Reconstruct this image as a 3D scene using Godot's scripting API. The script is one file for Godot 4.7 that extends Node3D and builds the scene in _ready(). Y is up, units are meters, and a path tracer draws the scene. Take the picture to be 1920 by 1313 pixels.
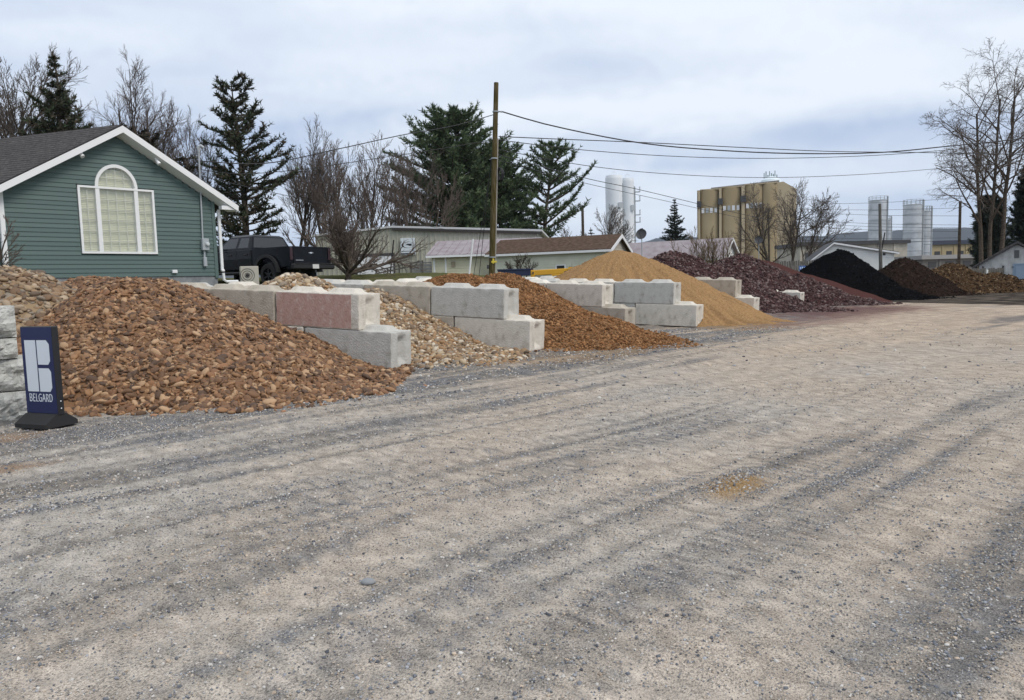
extends Node3D
# A landscaping-supply yard on an overcast day. y up, metres, camera at the origin of x and z.

class MB:
	var v := PackedVector3Array()
	var n := PackedVector3Array()
	var c := PackedColorArray()
	var col := Color(1, 1, 1)
	func tn(a: Vector3, b: Vector3, d: Vector3, na: Vector3, nb: Vector3, nd: Vector3) -> void:
		v.append(a); v.append(d); v.append(b)
		n.append(na); n.append(nd); n.append(nb)
		c.append(col); c.append(col); c.append(col)
	func tri(a: Vector3, b: Vector3, d: Vector3) -> void:
		var m := (b - a).cross(d - a).normalized()
		tn(a, b, d, m, m, m)
	func quad(a: Vector3, b: Vector3, d: Vector3, e: Vector3) -> void:
		tri(a, b, d)
		tri(a, d, e)
	func box(o: Vector3, s: Vector3, b := Basis.IDENTITY) -> void:
		var x := b.x * s.x * 0.5
		var y := b.y * s.y * 0.5
		var z := b.z * s.z * 0.5
		quad(o - x - y + z, o + x - y + z, o + x + y + z, o - x + y + z)
		quad(o + x - y - z, o - x - y - z, o - x + y - z, o + x + y - z)
		quad(o + x - y + z, o + x - y - z, o + x + y - z, o + x + y + z)
		quad(o - x - y - z, o - x - y + z, o - x + y + z, o - x + y - z)
		quad(o - x + y + z, o + x + y + z, o + x + y - z, o - x + y - z)
		quad(o - x - y - z, o + x - y - z, o + x - y + z, o - x - y + z)
	# box between two corners
	func bx(x0: float, x1: float, y0: float, y1: float, z0: float, z1: float) -> void:
		box(Vector3(x0 + x1, y0 + y1, z0 + z1) * 0.5, Vector3(x1 - x0, y1 - y0, z1 - z0))
	# chamfered box
	func cham(o: Vector3, s: Vector3, r: float, b := Basis.IDENTITY) -> void:
		var h := s * 0.5
		var p := {}
		for i in [-1, 1]:
			for j in [-1, 1]:
				for k in [-1, 1]:
					var q := Vector3(i * h.x, j * h.y, k * h.z)
					p[[i, j, k, 0]] = o + b * (q - Vector3(0, j * r, k * r))
					p[[i, j, k, 1]] = o + b * (q - Vector3(i * r, 0, k * r))
					p[[i, j, k, 2]] = o + b * (q - Vector3(i * r, j * r, 0))
		for i in [-1, 1]:
			face([p[[i, -1, -1, 0]], p[[i, 1, -1, 0]], p[[i, 1, 1, 0]], p[[i, -1, 1, 0]]], o)
			face([p[[-1, i, -1, 1]], p[[1, i, -1, 1]], p[[1, i, 1, 1]], p[[-1, i, 1, 1]]], o)
			face([p[[-1, -1, i, 2]], p[[1, -1, i, 2]], p[[1, 1, i, 2]], p[[-1, 1, i, 2]]], o)
			for j in [-1, 1]:
				face([p[[-1, i, j, 1]], p[[1, i, j, 1]], p[[1, i, j, 2]], p[[-1, i, j, 2]]], o)
				face([p[[i, -1, j, 0]], p[[i, 1, j, 0]], p[[i, 1, j, 2]], p[[i, -1, j, 2]]], o)
				face([p[[i, j, -1, 0]], p[[i, j, 1, 0]], p[[i, j, 1, 1]], p[[i, j, -1, 1]]], o)
				for k in [-1, 1]:
					face([p[[i, j, k, 0]], p[[i, j, k, 1]], p[[i, j, k, 2]]], o)
	# convex polygon, turned away from inner
	func face(q: Array, inner: Vector3) -> void:
		var m: Vector3 = (q[1] - q[0]).cross(q[2] - q[0])
		var flip: bool = m.dot(q[0] - inner) < 0.0
		for i in range(1, q.size() - 1):
			if flip:
				tri(q[0], q[i + 1], q[i])
			else:
				tri(q[0], q[i], q[i + 1])
	func tube(p: PackedVector3Array, r: PackedFloat32Array, sides: int, caps := false) -> void:
		var u := Vector3.ZERO
		var last := PackedVector3Array()
		var lastn := PackedVector3Array()
		for i in p.size():
			var t := (p[mini(i + 1, p.size() - 1)] - p[maxi(i - 1, 0)]).normalized()
			if u == Vector3.ZERO:
				u = t.cross(Vector3.UP if absf(t.y) < 0.9 else Vector3.RIGHT).normalized()
			u = (u - t * u.dot(t)).normalized()
			var w := t.cross(u)
			var ring := PackedVector3Array()
			var rn := PackedVector3Array()
			for k in sides:
				var a := TAU * k / sides
				var q := u * cos(a) + w * sin(a)
				rn.append(q)
				ring.append(p[i] + q * r[i])
			if i > 0:
				for k in sides:
					var k2 := (k + 1) % sides
					tn(last[k], last[k2], ring[k2], lastn[k], lastn[k2], rn[k2])
					tn(last[k], ring[k2], ring[k], lastn[k], rn[k2], rn[k])
			if caps and (i == 0 or i == p.size() - 1):
				for k in range(1, sides - 1):
					if i == 0:
						tri(ring[0], ring[k + 1], ring[k])
					else:
						tri(ring[0], ring[k], ring[k + 1])
			last = ring
			lastn = rn
	func rod(a: Vector3, b: Vector3, r: float, sides := 8) -> void:
		tube(PackedVector3Array([a, b]), PackedFloat32Array([r, r]), sides, true)
	# polygon in x, y pushed out from z0 to z1
	func prism(q: PackedVector2Array, z0: float, z1: float, t := Transform3D.IDENTITY) -> void:
		var ids := Geometry2D.triangulate_polygon(q)
		var ccw := not Geometry2D.is_polygon_clockwise(q)
		for i in range(0, ids.size(), 3):
			var a := q[ids[i]]
			var b := q[ids[i + 1]]
			var d := q[ids[i + 2]]
			if (b - a).cross(d - a) < 0.0:
				var s := b
				b = d
				d = s
			tri(t * Vector3(a.x, a.y, z1), t * Vector3(b.x, b.y, z1), t * Vector3(d.x, d.y, z1))
			tri(t * Vector3(a.x, a.y, z0), t * Vector3(d.x, d.y, z0), t * Vector3(b.x, b.y, z0))
		for i in q.size():
			var a := q[i]
			var b := q[(i + 1) % q.size()]
			if not ccw:
				var s := a
				a = b
				b = s
			quad(t * Vector3(a.x, a.y, z0), t * Vector3(b.x, b.y, z0), t * Vector3(b.x, b.y, z1), t * Vector3(a.x, a.y, z1))
	# profile of (radius, height) turned about the y axis at o
	func lathe(q: PackedVector2Array, sides: int, o := Vector3.ZERO, b := Basis.IDENTITY) -> void:
		for i in q.size() - 1:
			var e := q[i + 1] - q[i]
			var m := Vector2(e.y, -e.x).normalized()
			for k in sides:
				var a0 := TAU * k / sides
				var a1 := TAU * (k + 1) / sides
				var d0 := Vector3(cos(a0), 0, -sin(a0))
				var d1 := Vector3(cos(a1), 0, -sin(a1))
				var n0 := b * (d0 * m.x + Vector3.UP * m.y)
				var n1 := b * (d1 * m.x + Vector3.UP * m.y)
				var p00 := o + b * (d0 * q[i].x + Vector3.UP * q[i].y)
				var p10 := o + b * (d1 * q[i].x + Vector3.UP * q[i].y)
				var p01 := o + b * (d0 * q[i + 1].x + Vector3.UP * q[i + 1].y)
				var p11 := o + b * (d1 * q[i + 1].x + Vector3.UP * q[i + 1].y)
				if q[i].x > 1e-5:
					tn(p00, p10, p11, n0, n1, n1)
				if q[i + 1].x > 1e-5:
					tn(p00, p11, p01, n0, n1, n0)
	func mesh() -> ArrayMesh:
		var a := []
		a.resize(Mesh.ARRAY_MAX)
		a[Mesh.ARRAY_VERTEX] = v
		a[Mesh.ARRAY_NORMAL] = n
		a[Mesh.ARRAY_COLOR] = c
		var m := ArrayMesh.new()
		m.add_surface_from_arrays(Mesh.PRIMITIVE_TRIANGLES, a)
		return m

var M := {}
var taken := {}
var G1 := FastNoiseLite.new()
var G2 := FastNoiseLite.new()
var G3 := FastNoiseLite.new()

func lin(r: float, g: float, b: float) -> Color:
	return Color(r, g, b).linear_to_srgb()

func mat(r: float, g: float, b: float, rough := 0.8, metal := 0.0) -> StandardMaterial3D:
	var m := StandardMaterial3D.new()
	m.albedo_color = lin(r, g, b)
	m.roughness = rough
	m.metallic = metal
	m.cull_mode = BaseMaterial3D.CULL_DISABLED
	if rough >= 0.85:
		m.specular_mode = BaseMaterial3D.SPECULAR_DISABLED
	return m

func vmat(rough := 0.9) -> StandardMaterial3D:
	var m := mat(1, 1, 1, rough)
	m.vertex_color_use_as_albedo = true
	return m

func ntex(sd: int, freq: float, ramp: Array, kind := FastNoiseLite.TYPE_SIMPLEX_SMOOTH, size := 512, octaves := 4) -> NoiseTexture2D:
	var f := FastNoiseLite.new()
	f.seed = sd
	f.frequency = freq
	f.noise_type = kind
	f.fractal_octaves = octaves
	f.fractal_type = FastNoiseLite.FRACTAL_FBM if octaves > 1 else FastNoiseLite.FRACTAL_NONE
	if kind == FastNoiseLite.TYPE_CELLULAR:
		f.cellular_return_type = FastNoiseLite.RETURN_CELL_VALUE
	var t := NoiseTexture2D.new()
	t.width = size
	t.height = size
	t.seamless = true
	t.seamless_blend_skirt = 0.15
	t.generate_mipmaps = false
	t.noise = f
	if ramp.size():
		var g := Gradient.new()
		var offs := PackedFloat32Array()
		var cols := PackedColorArray()
		for r in ramp:
			offs.append(r[0])
			cols.append(lin(r[1], r[2], r[3]))
		g.offsets = offs
		g.colors = cols
		t.color_ramp = g
	return t

# material whose texture is laid on from three sides; per_m repeats per metre
func tmat(tex: Texture2D, per_m: float, rough := 0.9, bump: Texture2D = null, cm := 0.0, world := false) -> StandardMaterial3D:
	var m := mat(1, 1, 1, rough)
	m.albedo_texture = tex
	m.uv1_triplanar = true
	m.uv1_world_triplanar = world
	m.uv1_scale = Vector3.ONE * per_m
	if bump:
		m.heightmap_enabled = true
		m.heightmap_texture = bump
		m.heightmap_scale = cm
	return m

func numbered(called: String) -> String:
	if not taken.has(called):
		taken[called] = 0
		return called
	taken[called] += 1
	return "%s_%03d" % [called, taken[called]]

func tag(o: Node3D, label: String, category: String, group := "", kind := "") -> void:
	if label:
		o.set_meta("label", label)
	if category:
		o.set_meta("category", category)
	if group:
		o.set_meta("group", group)
	if kind:
		o.set_meta("kind", kind)

func thing(called: String, label: String, category: String, at := Vector3.ZERO, turn := 0.0, group := "") -> Node3D:
	var o := Node3D.new()
	o.name = numbered(called)
	add_child(o)
	o.position = at
	o.rotation.y = turn
	tag(o, label, category, group)
	return o

func part(called: String, mb: MB, m: Material, parent: Node) -> MeshInstance3D:
	var o := MeshInstance3D.new()
	o.name = called if parent != self else numbered(called)
	o.mesh = mb.mesh()
	o.material_override = m
	parent.add_child(o, true)
	return o

func shared(called: String, me: Mesh, m: Material, parent: Node, t := Transform3D.IDENTITY) -> MeshInstance3D:
	var o := MeshInstance3D.new()
	o.name = called
	o.mesh = me
	o.material_override = m
	o.transform = t
	parent.add_child(o, true)
	return o

func empty(called: String, parent: Node, at := Vector3.ZERO) -> Node3D:
	var o := Node3D.new()
	o.name = called
	o.position = at
	parent.add_child(o, true)
	return o

func structure(called: String, mb: MB, m: Material) -> MeshInstance3D:
	var o := part(called, mb, m, self)
	o.set_meta("kind", "structure")
	return o

func sstep(a: float, b: float, x: float) -> float:
	var t := clampf((x - a) / (b - a), 0.0, 1.0)
	return t * t * (3.0 - 2.0 * t)

# ---------------------------------------------------------------- the lie of the land
# concrete bin walls: x, z of the outer end's corner on the ground, angle, slope
const WALLS := [[-5.46, -8.32, 22.0], [-2.02, -12.35, 25.15], [0.35, -14.78, 30.6], [3.02, -19.91, 37.3], [5.16, -20.82, 33.3], [8.5, -26.15, 36.7], [12.46, -32.21, 37.6, 3.7]]
const ENDS := [[-14.0, 0.2], [-5.46, -8.32], [-2.02, -12.35], [0.35, -14.78], [4.0, -20.4], [8.5, -26.15], [12.46, -32.21], [18.0, -41.0], [30.0, -60.0]]

# the same, read from a table over the yard
var table := PackedFloat32Array()
const TX := 280
const TZ := 300
func behind(x: float, z: float) -> float:
	var fx := (x + 30.0) * 4.0
	var fz := (z + 70.0) * 4.0
	if fx < 0.0 or fz < 0.0 or fx >= TX - 1.0 or fz >= TZ - 1.0:
		return behind_exact(x, z)
	if table.is_empty():
		table.resize(TX * TZ)
		for j in TZ:
			for i in TX:
				table[j * TX + i] = behind_exact(i * 0.25 - 30.0, j * 0.25 - 70.0)
	var i := int(fx)
	var j := int(fz)
	var k := j * TX + i
	return lerpf(lerpf(table[k], table[k + 1], fx - i), lerpf(table[k + TX], table[k + TX + 1], fx - i), fz - j)

func behind_exact(x: float, z: float) -> float:
	var best := 1e9
	var out := 0.0
	for i in ENDS.size() - 1:
		var a := Vector2(ENDS[i][0], ENDS[i][1])
		var b := Vector2(ENDS[i + 1][0], ENDS[i + 1][1])
		var p := Vector2(x, z)
		var t := clampf((p - a).dot(b - a) / (b - a).length_squared(), 0.0, 1.0)
		var d := p.distance_to(a.lerp(b, t))
		if d < best:
			best = d
			var s := (b - a).cross(p - a)
			out = d if s < 0.0 else -d
	return out

func gy(x: float, z: float) -> float:
	var s := behind(x, z)
	if s <= 0.0:
		return 0.0
	var q := 0.6 * x - 0.8 * z
	var keep := 1.0 - sstep(30.0, 44.0, q)
	var h := 0.047 * minf(s, 6.3) * keep
	var top := 1.42 * keep + 0.5 * sstep(27.0, 33.0, -z) * (1.0 - sstep(-4.0, 3.0, x))
	return lerpf(h, top, sstep(6.0, 6.45, s))

# position along and across a bin wall: x beyond its end, y past its near face
func wall_at(w: int, x: float, z: float) -> Vector2:
	var t := deg_to_rad(WALLS[w][2])
	var d := Vector2(x - WALLS[w][0], z - WALLS[w][1])
	return Vector2(d.x * cos(t) + d.y * sin(t), d.x * sin(t) - d.y * cos(t))

func _ready() -> void:
	# ---- camera
	var cam := Camera3D.new()
	cam.name = "camera"
	add_child(cam)
	cam.position = Vector3(0, 1.38, 0)
	cam.rotation_degrees = Vector3(-5.16, 0, -1.6)
	cam.fov = 50.25
	cam.near = 0.1
	cam.far = 9000.0
	cam.current = true
	# ---- sky, air and sun
	var env := Environment.new()
	env.background_mode = Environment.BG_SKY
	env.sky = Sky.new()
	env.sky.sky_material = make_sky()
	env.tonemap_mode = Environment.TONE_MAPPER_LINEAR
	env.tonemap_exposure = 1.27
	env.sdfgi_enabled = true
	env.ssao_enabled = true
	env.ssil_enabled = true
	env.fog_enabled = true
	env.fog_density = 0.0001
	env.fog_light_color = Color(0.80, 0.86, 0.95)
	var we := WorldEnvironment.new()
	we.name = "environment"
	we.environment = env
	add_child(we)
	var sun := DirectionalLight3D.new()
	sun.name = "sun"
	add_child(sun)
	sun.rotation_degrees = Vector3(-48, 54, 0)
	sun.light_energy = 0.5
	sun.light_angular_distance = 24.0
	sun.light_color = Color(1.0, 0.965, 0.92)
	sun.shadow_enabled = true
	# ---- noises and materials
	G1.seed = 3
	G1.frequency = 1.0
	G1.fractal_octaves = 4
	G2.seed = 11
	G2.frequency = 1.0
	G2.fractal_octaves = 2
	G3.seed = 29
	G3.frequency = 1.0
	G3.fractal_octaves = 1
	make_materials()
	# ---- the setting and what stands on it
	make_ground()
	make_bins()
	make_piles()
	make_house()
	make_buildings()
	make_towers()
	make_trees()
	make_truck()
	make_sign()
	make_yard_things()
	make_lines()
	make_gravel()

func make_sky() -> PanoramaSkyMaterial:
	var f := FastNoiseLite.new()
	f.seed = 21
	f.frequency = 0.42
	f.fractal_octaves = 4
	f.fractal_gain = 0.42
	f.domain_warp_enabled = true
	f.domain_warp_amplitude = 0.9
	f.domain_warp_frequency = 0.35
	var w := 1024
	var h := 512
	var im := Image.create(w, h, false, Image.FORMAT_RGBF)
	var blue := Vector3(0.285, 0.385, 0.58)
	var pale := Vector3(0.70, 0.755, 0.83)
	for j in h:
		var up := PI * (0.5 - (j + 0.5) / h)
		var y := sin(up)
		for i in w:
			var c := Vector3(0.55, 0.58, 0.62)
			if y > -0.02:
				var a := TAU * (i + 0.5) / w
				var k := cos(up) / (maxf(y, 0.0) + 0.16)
				var px := sin(a) * k
				var pz := cos(a) * k
				# long bands of stratus drifting across the view
				var n := f.get_noise_3d(px * 0.55 + 4.0, pz * 1.25 - 1.2, 0.6)
				var fine := f.get_noise_3d(px * 1.6, pz * 4.2, 7.0)
				var t := clampf(0.60 + n * 1.2 + fine * 0.42, 0.0, 1.0)
				c = blue.lerp(pale, t)
				c = c.lerp(Vector3(0.62, 0.69, 0.785), 0.65 * (1.0 - sstep(0.02, 0.24, y)))
			im.set_pixel(i, j, Color(c.x, c.y, c.z))
	var s := PanoramaSkyMaterial.new()
	s.panorama = ImageTexture.create_from_image(im)
	s.energy_multiplier = 1.0
	return s

func make_materials() -> void:
	var rough_h := ntex(5, 0.05, [], FastNoiseLite.TYPE_SIMPLEX_SMOOTH, 512, 5)
	var grain_h := ntex(6, 0.12, [], FastNoiseLite.TYPE_CELLULAR, 512, 1)
	M.rough_h = rough_h
	M.grain_h = grain_h
	var conc := func(sd: int, r: float, g: float, b: float) -> StandardMaterial3D:
		var t := ntex(sd, 0.007, [[0.0, r * 0.62, g * 0.60, b * 0.55], [0.22, r * 0.86, g * 0.855, b * 0.83], [0.42, r * 0.97, g * 0.97, b * 0.96], [1.0, r * 1.1, g * 1.1, b * 1.1]], FastNoiseLite.TYPE_SIMPLEX_SMOOTH, 512, 6)
		var m := tmat(t, 1.0, 0.92, rough_h, 0.9)
		m.uv1_scale = Vector3(1.1, 0.8, 1.1)
		return m
	M.conc = [conc.call(31, 0.50, 0.49, 0.46), conc.call(32, 0.62, 0.58, 0.515), conc.call(33, 0.45, 0.41, 0.35), conc.call(34, 0.68, 0.645, 0.58)]
	M.pink = tmat(ntex(35, 0.014, [[0.0, 0.38, 0.245, 0.21], [0.4, 0.44, 0.285, 0.245], [0.75, 0.47, 0.33, 0.29], [1.0, 0.55, 0.46, 0.42]], FastNoiseLite.TYPE_SIMPLEX_SMOOTH, 512, 5), 0.8, 0.9, rough_h, 0.6)
	M.pink.uv1_scale = Vector3(0.9, 0.55, 0.9)
	M.stone_face = tmat(ntex(36, 0.02, [[0.0, 0.28, 0.28, 0.26], [0.5, 0.46, 0.46, 0.43], [1.0, 0.62, 0.62, 0.58]], FastNoiseLite.TYPE_SIMPLEX_SMOOTH, 512, 6), 1.0, 0.95, rough_h, 1.6)
	M.sand = tmat(ntex(37, 0.03, [[0.0, 0.19, 0.11, 0.05], [0.5, 0.31, 0.19, 0.092], [1.0, 0.42, 0.275, 0.145]], FastNoiseLite.TYPE_SIMPLEX_SMOOTH, 512, 6), 0.9, 1.0, rough_h, 2.0)
	M.core_brown = mat(0.20, 0.115, 0.064, 1.0)
	M.core_tan = mat(0.27, 0.195, 0.12, 1.0)
	M.core_red = tmat(ntex(38, 0.1, [[0.0, 0.02, 0.011, 0.012], [0.5, 0.055, 0.028, 0.028], [1.0, 0.12, 0.065, 0.062]], FastNoiseLite.TYPE_CELLULAR, 512, 2), 0.5, 1.0, grain_h, 3.0)
	M.fine_red = tmat(ntex(39, 0.1, [[0.0, 0.045, 0.022, 0.02], [0.5, 0.075, 0.036, 0.032], [1.0, 0.12, 0.06, 0.055]], FastNoiseLite.TYPE_CELLULAR, 512, 2), 0.8, 1.0, grain_h, 1.5)
	M.black_mulch = tmat(ntex(40, 0.05, [[0.0, 0.003, 0.003, 0.0035], [0.6, 0.007, 0.007, 0.0075], [1.0, 0.018, 0.018, 0.019]], FastNoiseLite.TYPE_SIMPLEX_SMOOTH, 512, 5), 0.5, 1.0, rough_h, 5.0)
	M.dark_mulch = tmat(ntex(41, 0.05, [[0.0, 0.010, 0.007, 0.006], [0.6, 0.028, 0.019, 0.015], [1.0, 0.06, 0.042, 0.033]], FastNoiseLite.TYPE_SIMPLEX_SMOOTH, 512, 5), 0.5, 1.0, rough_h, 6.0)
	M.tan_mulch = tmat(ntex(42, 0.04, [[0.0, 0.024, 0.014, 0.008], [0.5, 0.065, 0.039, 0.022], [1.0, 0.14, 0.09, 0.05]], FastNoiseLite.TYPE_SIMPLEX_SMOOTH, 512, 5), 0.4, 1.0, rough_h, 8.0)
	M.pebble = vmat(0.75)
	M.chip = vmat(0.9)
	M.leaf = vmat(0.8)
	M.bark = tmat(ntex(43, 0.03, [[0.0, 0.035, 0.028, 0.022], [0.5, 0.085, 0.070, 0.056], [1.0, 0.17, 0.145, 0.12]], FastNoiseLite.TYPE_SIMPLEX_SMOOTH, 256, 4), 1.0, 0.95)
	M.twig = tmat(ntex(44, 0.02, [[0.0, 0.08, 0.067, 0.057], [0.5, 0.14, 0.12, 0.105], [1.0, 0.20, 0.175, 0.155]], FastNoiseLite.TYPE_SIMPLEX_SMOOTH, 256, 3), 0.6, 0.95)
	M.twig_red = mat(0.135, 0.108, 0.093, 0.95)
	M.twig_gold = mat(0.17, 0.13, 0.085, 0.95)
	M.pole_wood = tmat(ntex(45, 0.02, [[0.0, 0.042, 0.036, 0.014], [0.45, 0.082, 0.068, 0.028], [0.7, 0.12, 0.095, 0.055], [1.0, 0.19, 0.165, 0.125]], FastNoiseLite.TYPE_SIMPLEX_SMOOTH, 256, 4), 0.7, 0.95)
	M.pole_wood.uv1_scale = Vector3(2.4, 0.25, 2.4)
	M.old_wood = tmat(ntex(46, 0.02, [[0.0, 0.06, 0.058, 0.054], [0.5, 0.13, 0.125, 0.112], [1.0, 0.24, 0.225, 0.20]], FastNoiseLite.TYPE_SIMPLEX_SMOOTH, 256, 4), 1.0, 0.95)
	M.old_wood.uv1_scale = Vector3(3.0, 0.35, 3.0)
	M.siding = [mat(0.080, 0.128, 0.119, 0.6), mat(0.074, 0.121, 0.113, 0.6), mat(0.087, 0.136, 0.126, 0.6)]
	M.white = mat(0.74, 0.75, 0.76, 0.5)
	M.trim = mat(0.78, 0.79, 0.79, 0.45)
	M.grey_metal = mat(0.33, 0.36, 0.38, 0.45, 0.2)
	M.pvc_grey = mat(0.36, 0.39, 0.41, 0.5)
	M.shingle = tmat(ntex(47, 0.09, [[0.0, 0.045, 0.043, 0.044], [0.5, 0.082, 0.078, 0.078], [1.0, 0.15, 0.142, 0.138]], FastNoiseLite.TYPE_CELLULAR, 512, 2), 0.5, 0.95)
	M.brown_roof = tmat(ntex(48, 0.03, [[0.0, 0.055, 0.038, 0.029], [0.5, 0.10, 0.070, 0.053], [1.0, 0.155, 0.115, 0.09]], FastNoiseLite.TYPE_SIMPLEX_SMOOTH, 512, 5), 0.25, 0.95)
	M.pink_roof = tmat(ntex(49, 0.012, [[0.0, 0.20, 0.155, 0.165], [0.5, 0.29, 0.25, 0.265], [1.0, 0.36, 0.325, 0.345]], FastNoiseLite.TYPE_SIMPLEX_SMOOTH, 512, 4), 0.2, 0.6)
	M.cream = tmat(ntex(50, 0.01, [[0.0, 0.50, 0.48, 0.34], [0.5, 0.60, 0.58, 0.42], [1.0, 0.66, 0.64, 0.48]], FastNoiseLite.TYPE_SIMPLEX_SMOOTH, 256, 4), 0.3, 0.7)
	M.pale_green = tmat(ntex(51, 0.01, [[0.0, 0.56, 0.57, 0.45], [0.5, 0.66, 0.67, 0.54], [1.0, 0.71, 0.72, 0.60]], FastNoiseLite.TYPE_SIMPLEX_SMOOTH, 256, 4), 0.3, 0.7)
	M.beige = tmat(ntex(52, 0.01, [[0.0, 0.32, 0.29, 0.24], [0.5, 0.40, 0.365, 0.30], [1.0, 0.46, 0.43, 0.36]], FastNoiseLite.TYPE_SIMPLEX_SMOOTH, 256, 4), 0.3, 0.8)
	M.shop = tmat(ntex(53, 0.01, [[0.0, 0.31, 0.31, 0.25], [0.5, 0.39, 0.385, 0.315], [1.0, 0.44, 0.435, 0.36]], FastNoiseLite.TYPE_SIMPLEX_SMOOTH, 256, 4), 0.2, 0.6)
	M.off_white = tmat(ntex(54, 0.012, [[0.0, 0.62, 0.63, 0.60], [0.5, 0.74, 0.75, 0.72], [1.0, 0.80, 0.81, 0.78]], FastNoiseLite.TYPE_SIMPLEX_SMOOTH, 256, 4), 0.3, 0.7)
	M.shed_wall = tmat(ntex(55, 0.014, [[0.0, 0.36, 0.37, 0.36], [0.5, 0.50, 0.51, 0.50], [1.0, 0.60, 0.61, 0.60]], FastNoiseLite.TYPE_SIMPLEX_SMOOTH, 256, 5), 0.4, 0.8)
	M.tower = tmat(ntex(56, 0.01, [[0.0, 0.31, 0.245, 0.145], [0.5, 0.37, 0.295, 0.18], [1.0, 0.42, 0.345, 0.22]], FastNoiseLite.TYPE_SIMPLEX_SMOOTH, 256, 5), 0.02, 0.85)
	M.tower_pale = mat(0.47, 0.39, 0.265, 0.87)
	M.silo_white = tmat(ntex(57, 0.01, [[0.0, 0.62, 0.66, 0.70], [0.5, 0.74, 0.77, 0.80], [1.0, 0.80, 0.82, 0.84]], FastNoiseLite.TYPE_SIMPLEX_SMOOTH, 256, 4), 0.03, 0.5)
	M.silo_steel = tmat(ntex(58, 0.03, [[0.0, 0.34, 0.35, 0.36], [0.5, 0.52, 0.54, 0.56], [1.0, 0.66, 0.68, 0.70]], FastNoiseLite.TYPE_SIMPLEX_SMOOTH, 256, 4), 0.06, 0.35, null, 0.0)
	M.silo_steel.metallic = 0.35
	M.tan_wall = mat(0.40, 0.325, 0.20, 0.87)
	M.dark = mat(0.012, 0.012, 0.013, 0.6)
	M.steel_dark = mat(0.06, 0.06, 0.062, 0.5, 0.3)
	M.wire = mat(0.02, 0.02, 0.022, 0.6)
	M.yellow = mat(0.62, 0.33, 0.02, 0.45)
	M.navy = mat(0.012, 0.022, 0.065, 0.5)
	M.rubber = mat(0.016, 0.016, 0.017, 0.75)
	M.glass = mat(0.55, 0.60, 0.58, 0.03)
	M.glass.transparency = BaseMaterial3D.TRANSPARENCY_ALPHA
	M.glass.albedo_color.a = 0.12
	M.tint_glass = mat(0.012, 0.014, 0.016, 0.03)
	M.tint_glass.metallic_specular = 0.6
	M.blind = mat(0.80, 0.80, 0.56, 0.7)
	M.hills = mat(0.05, 0.05, 0.042, 1.0)
	M.grass = vmat(0.95)

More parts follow.
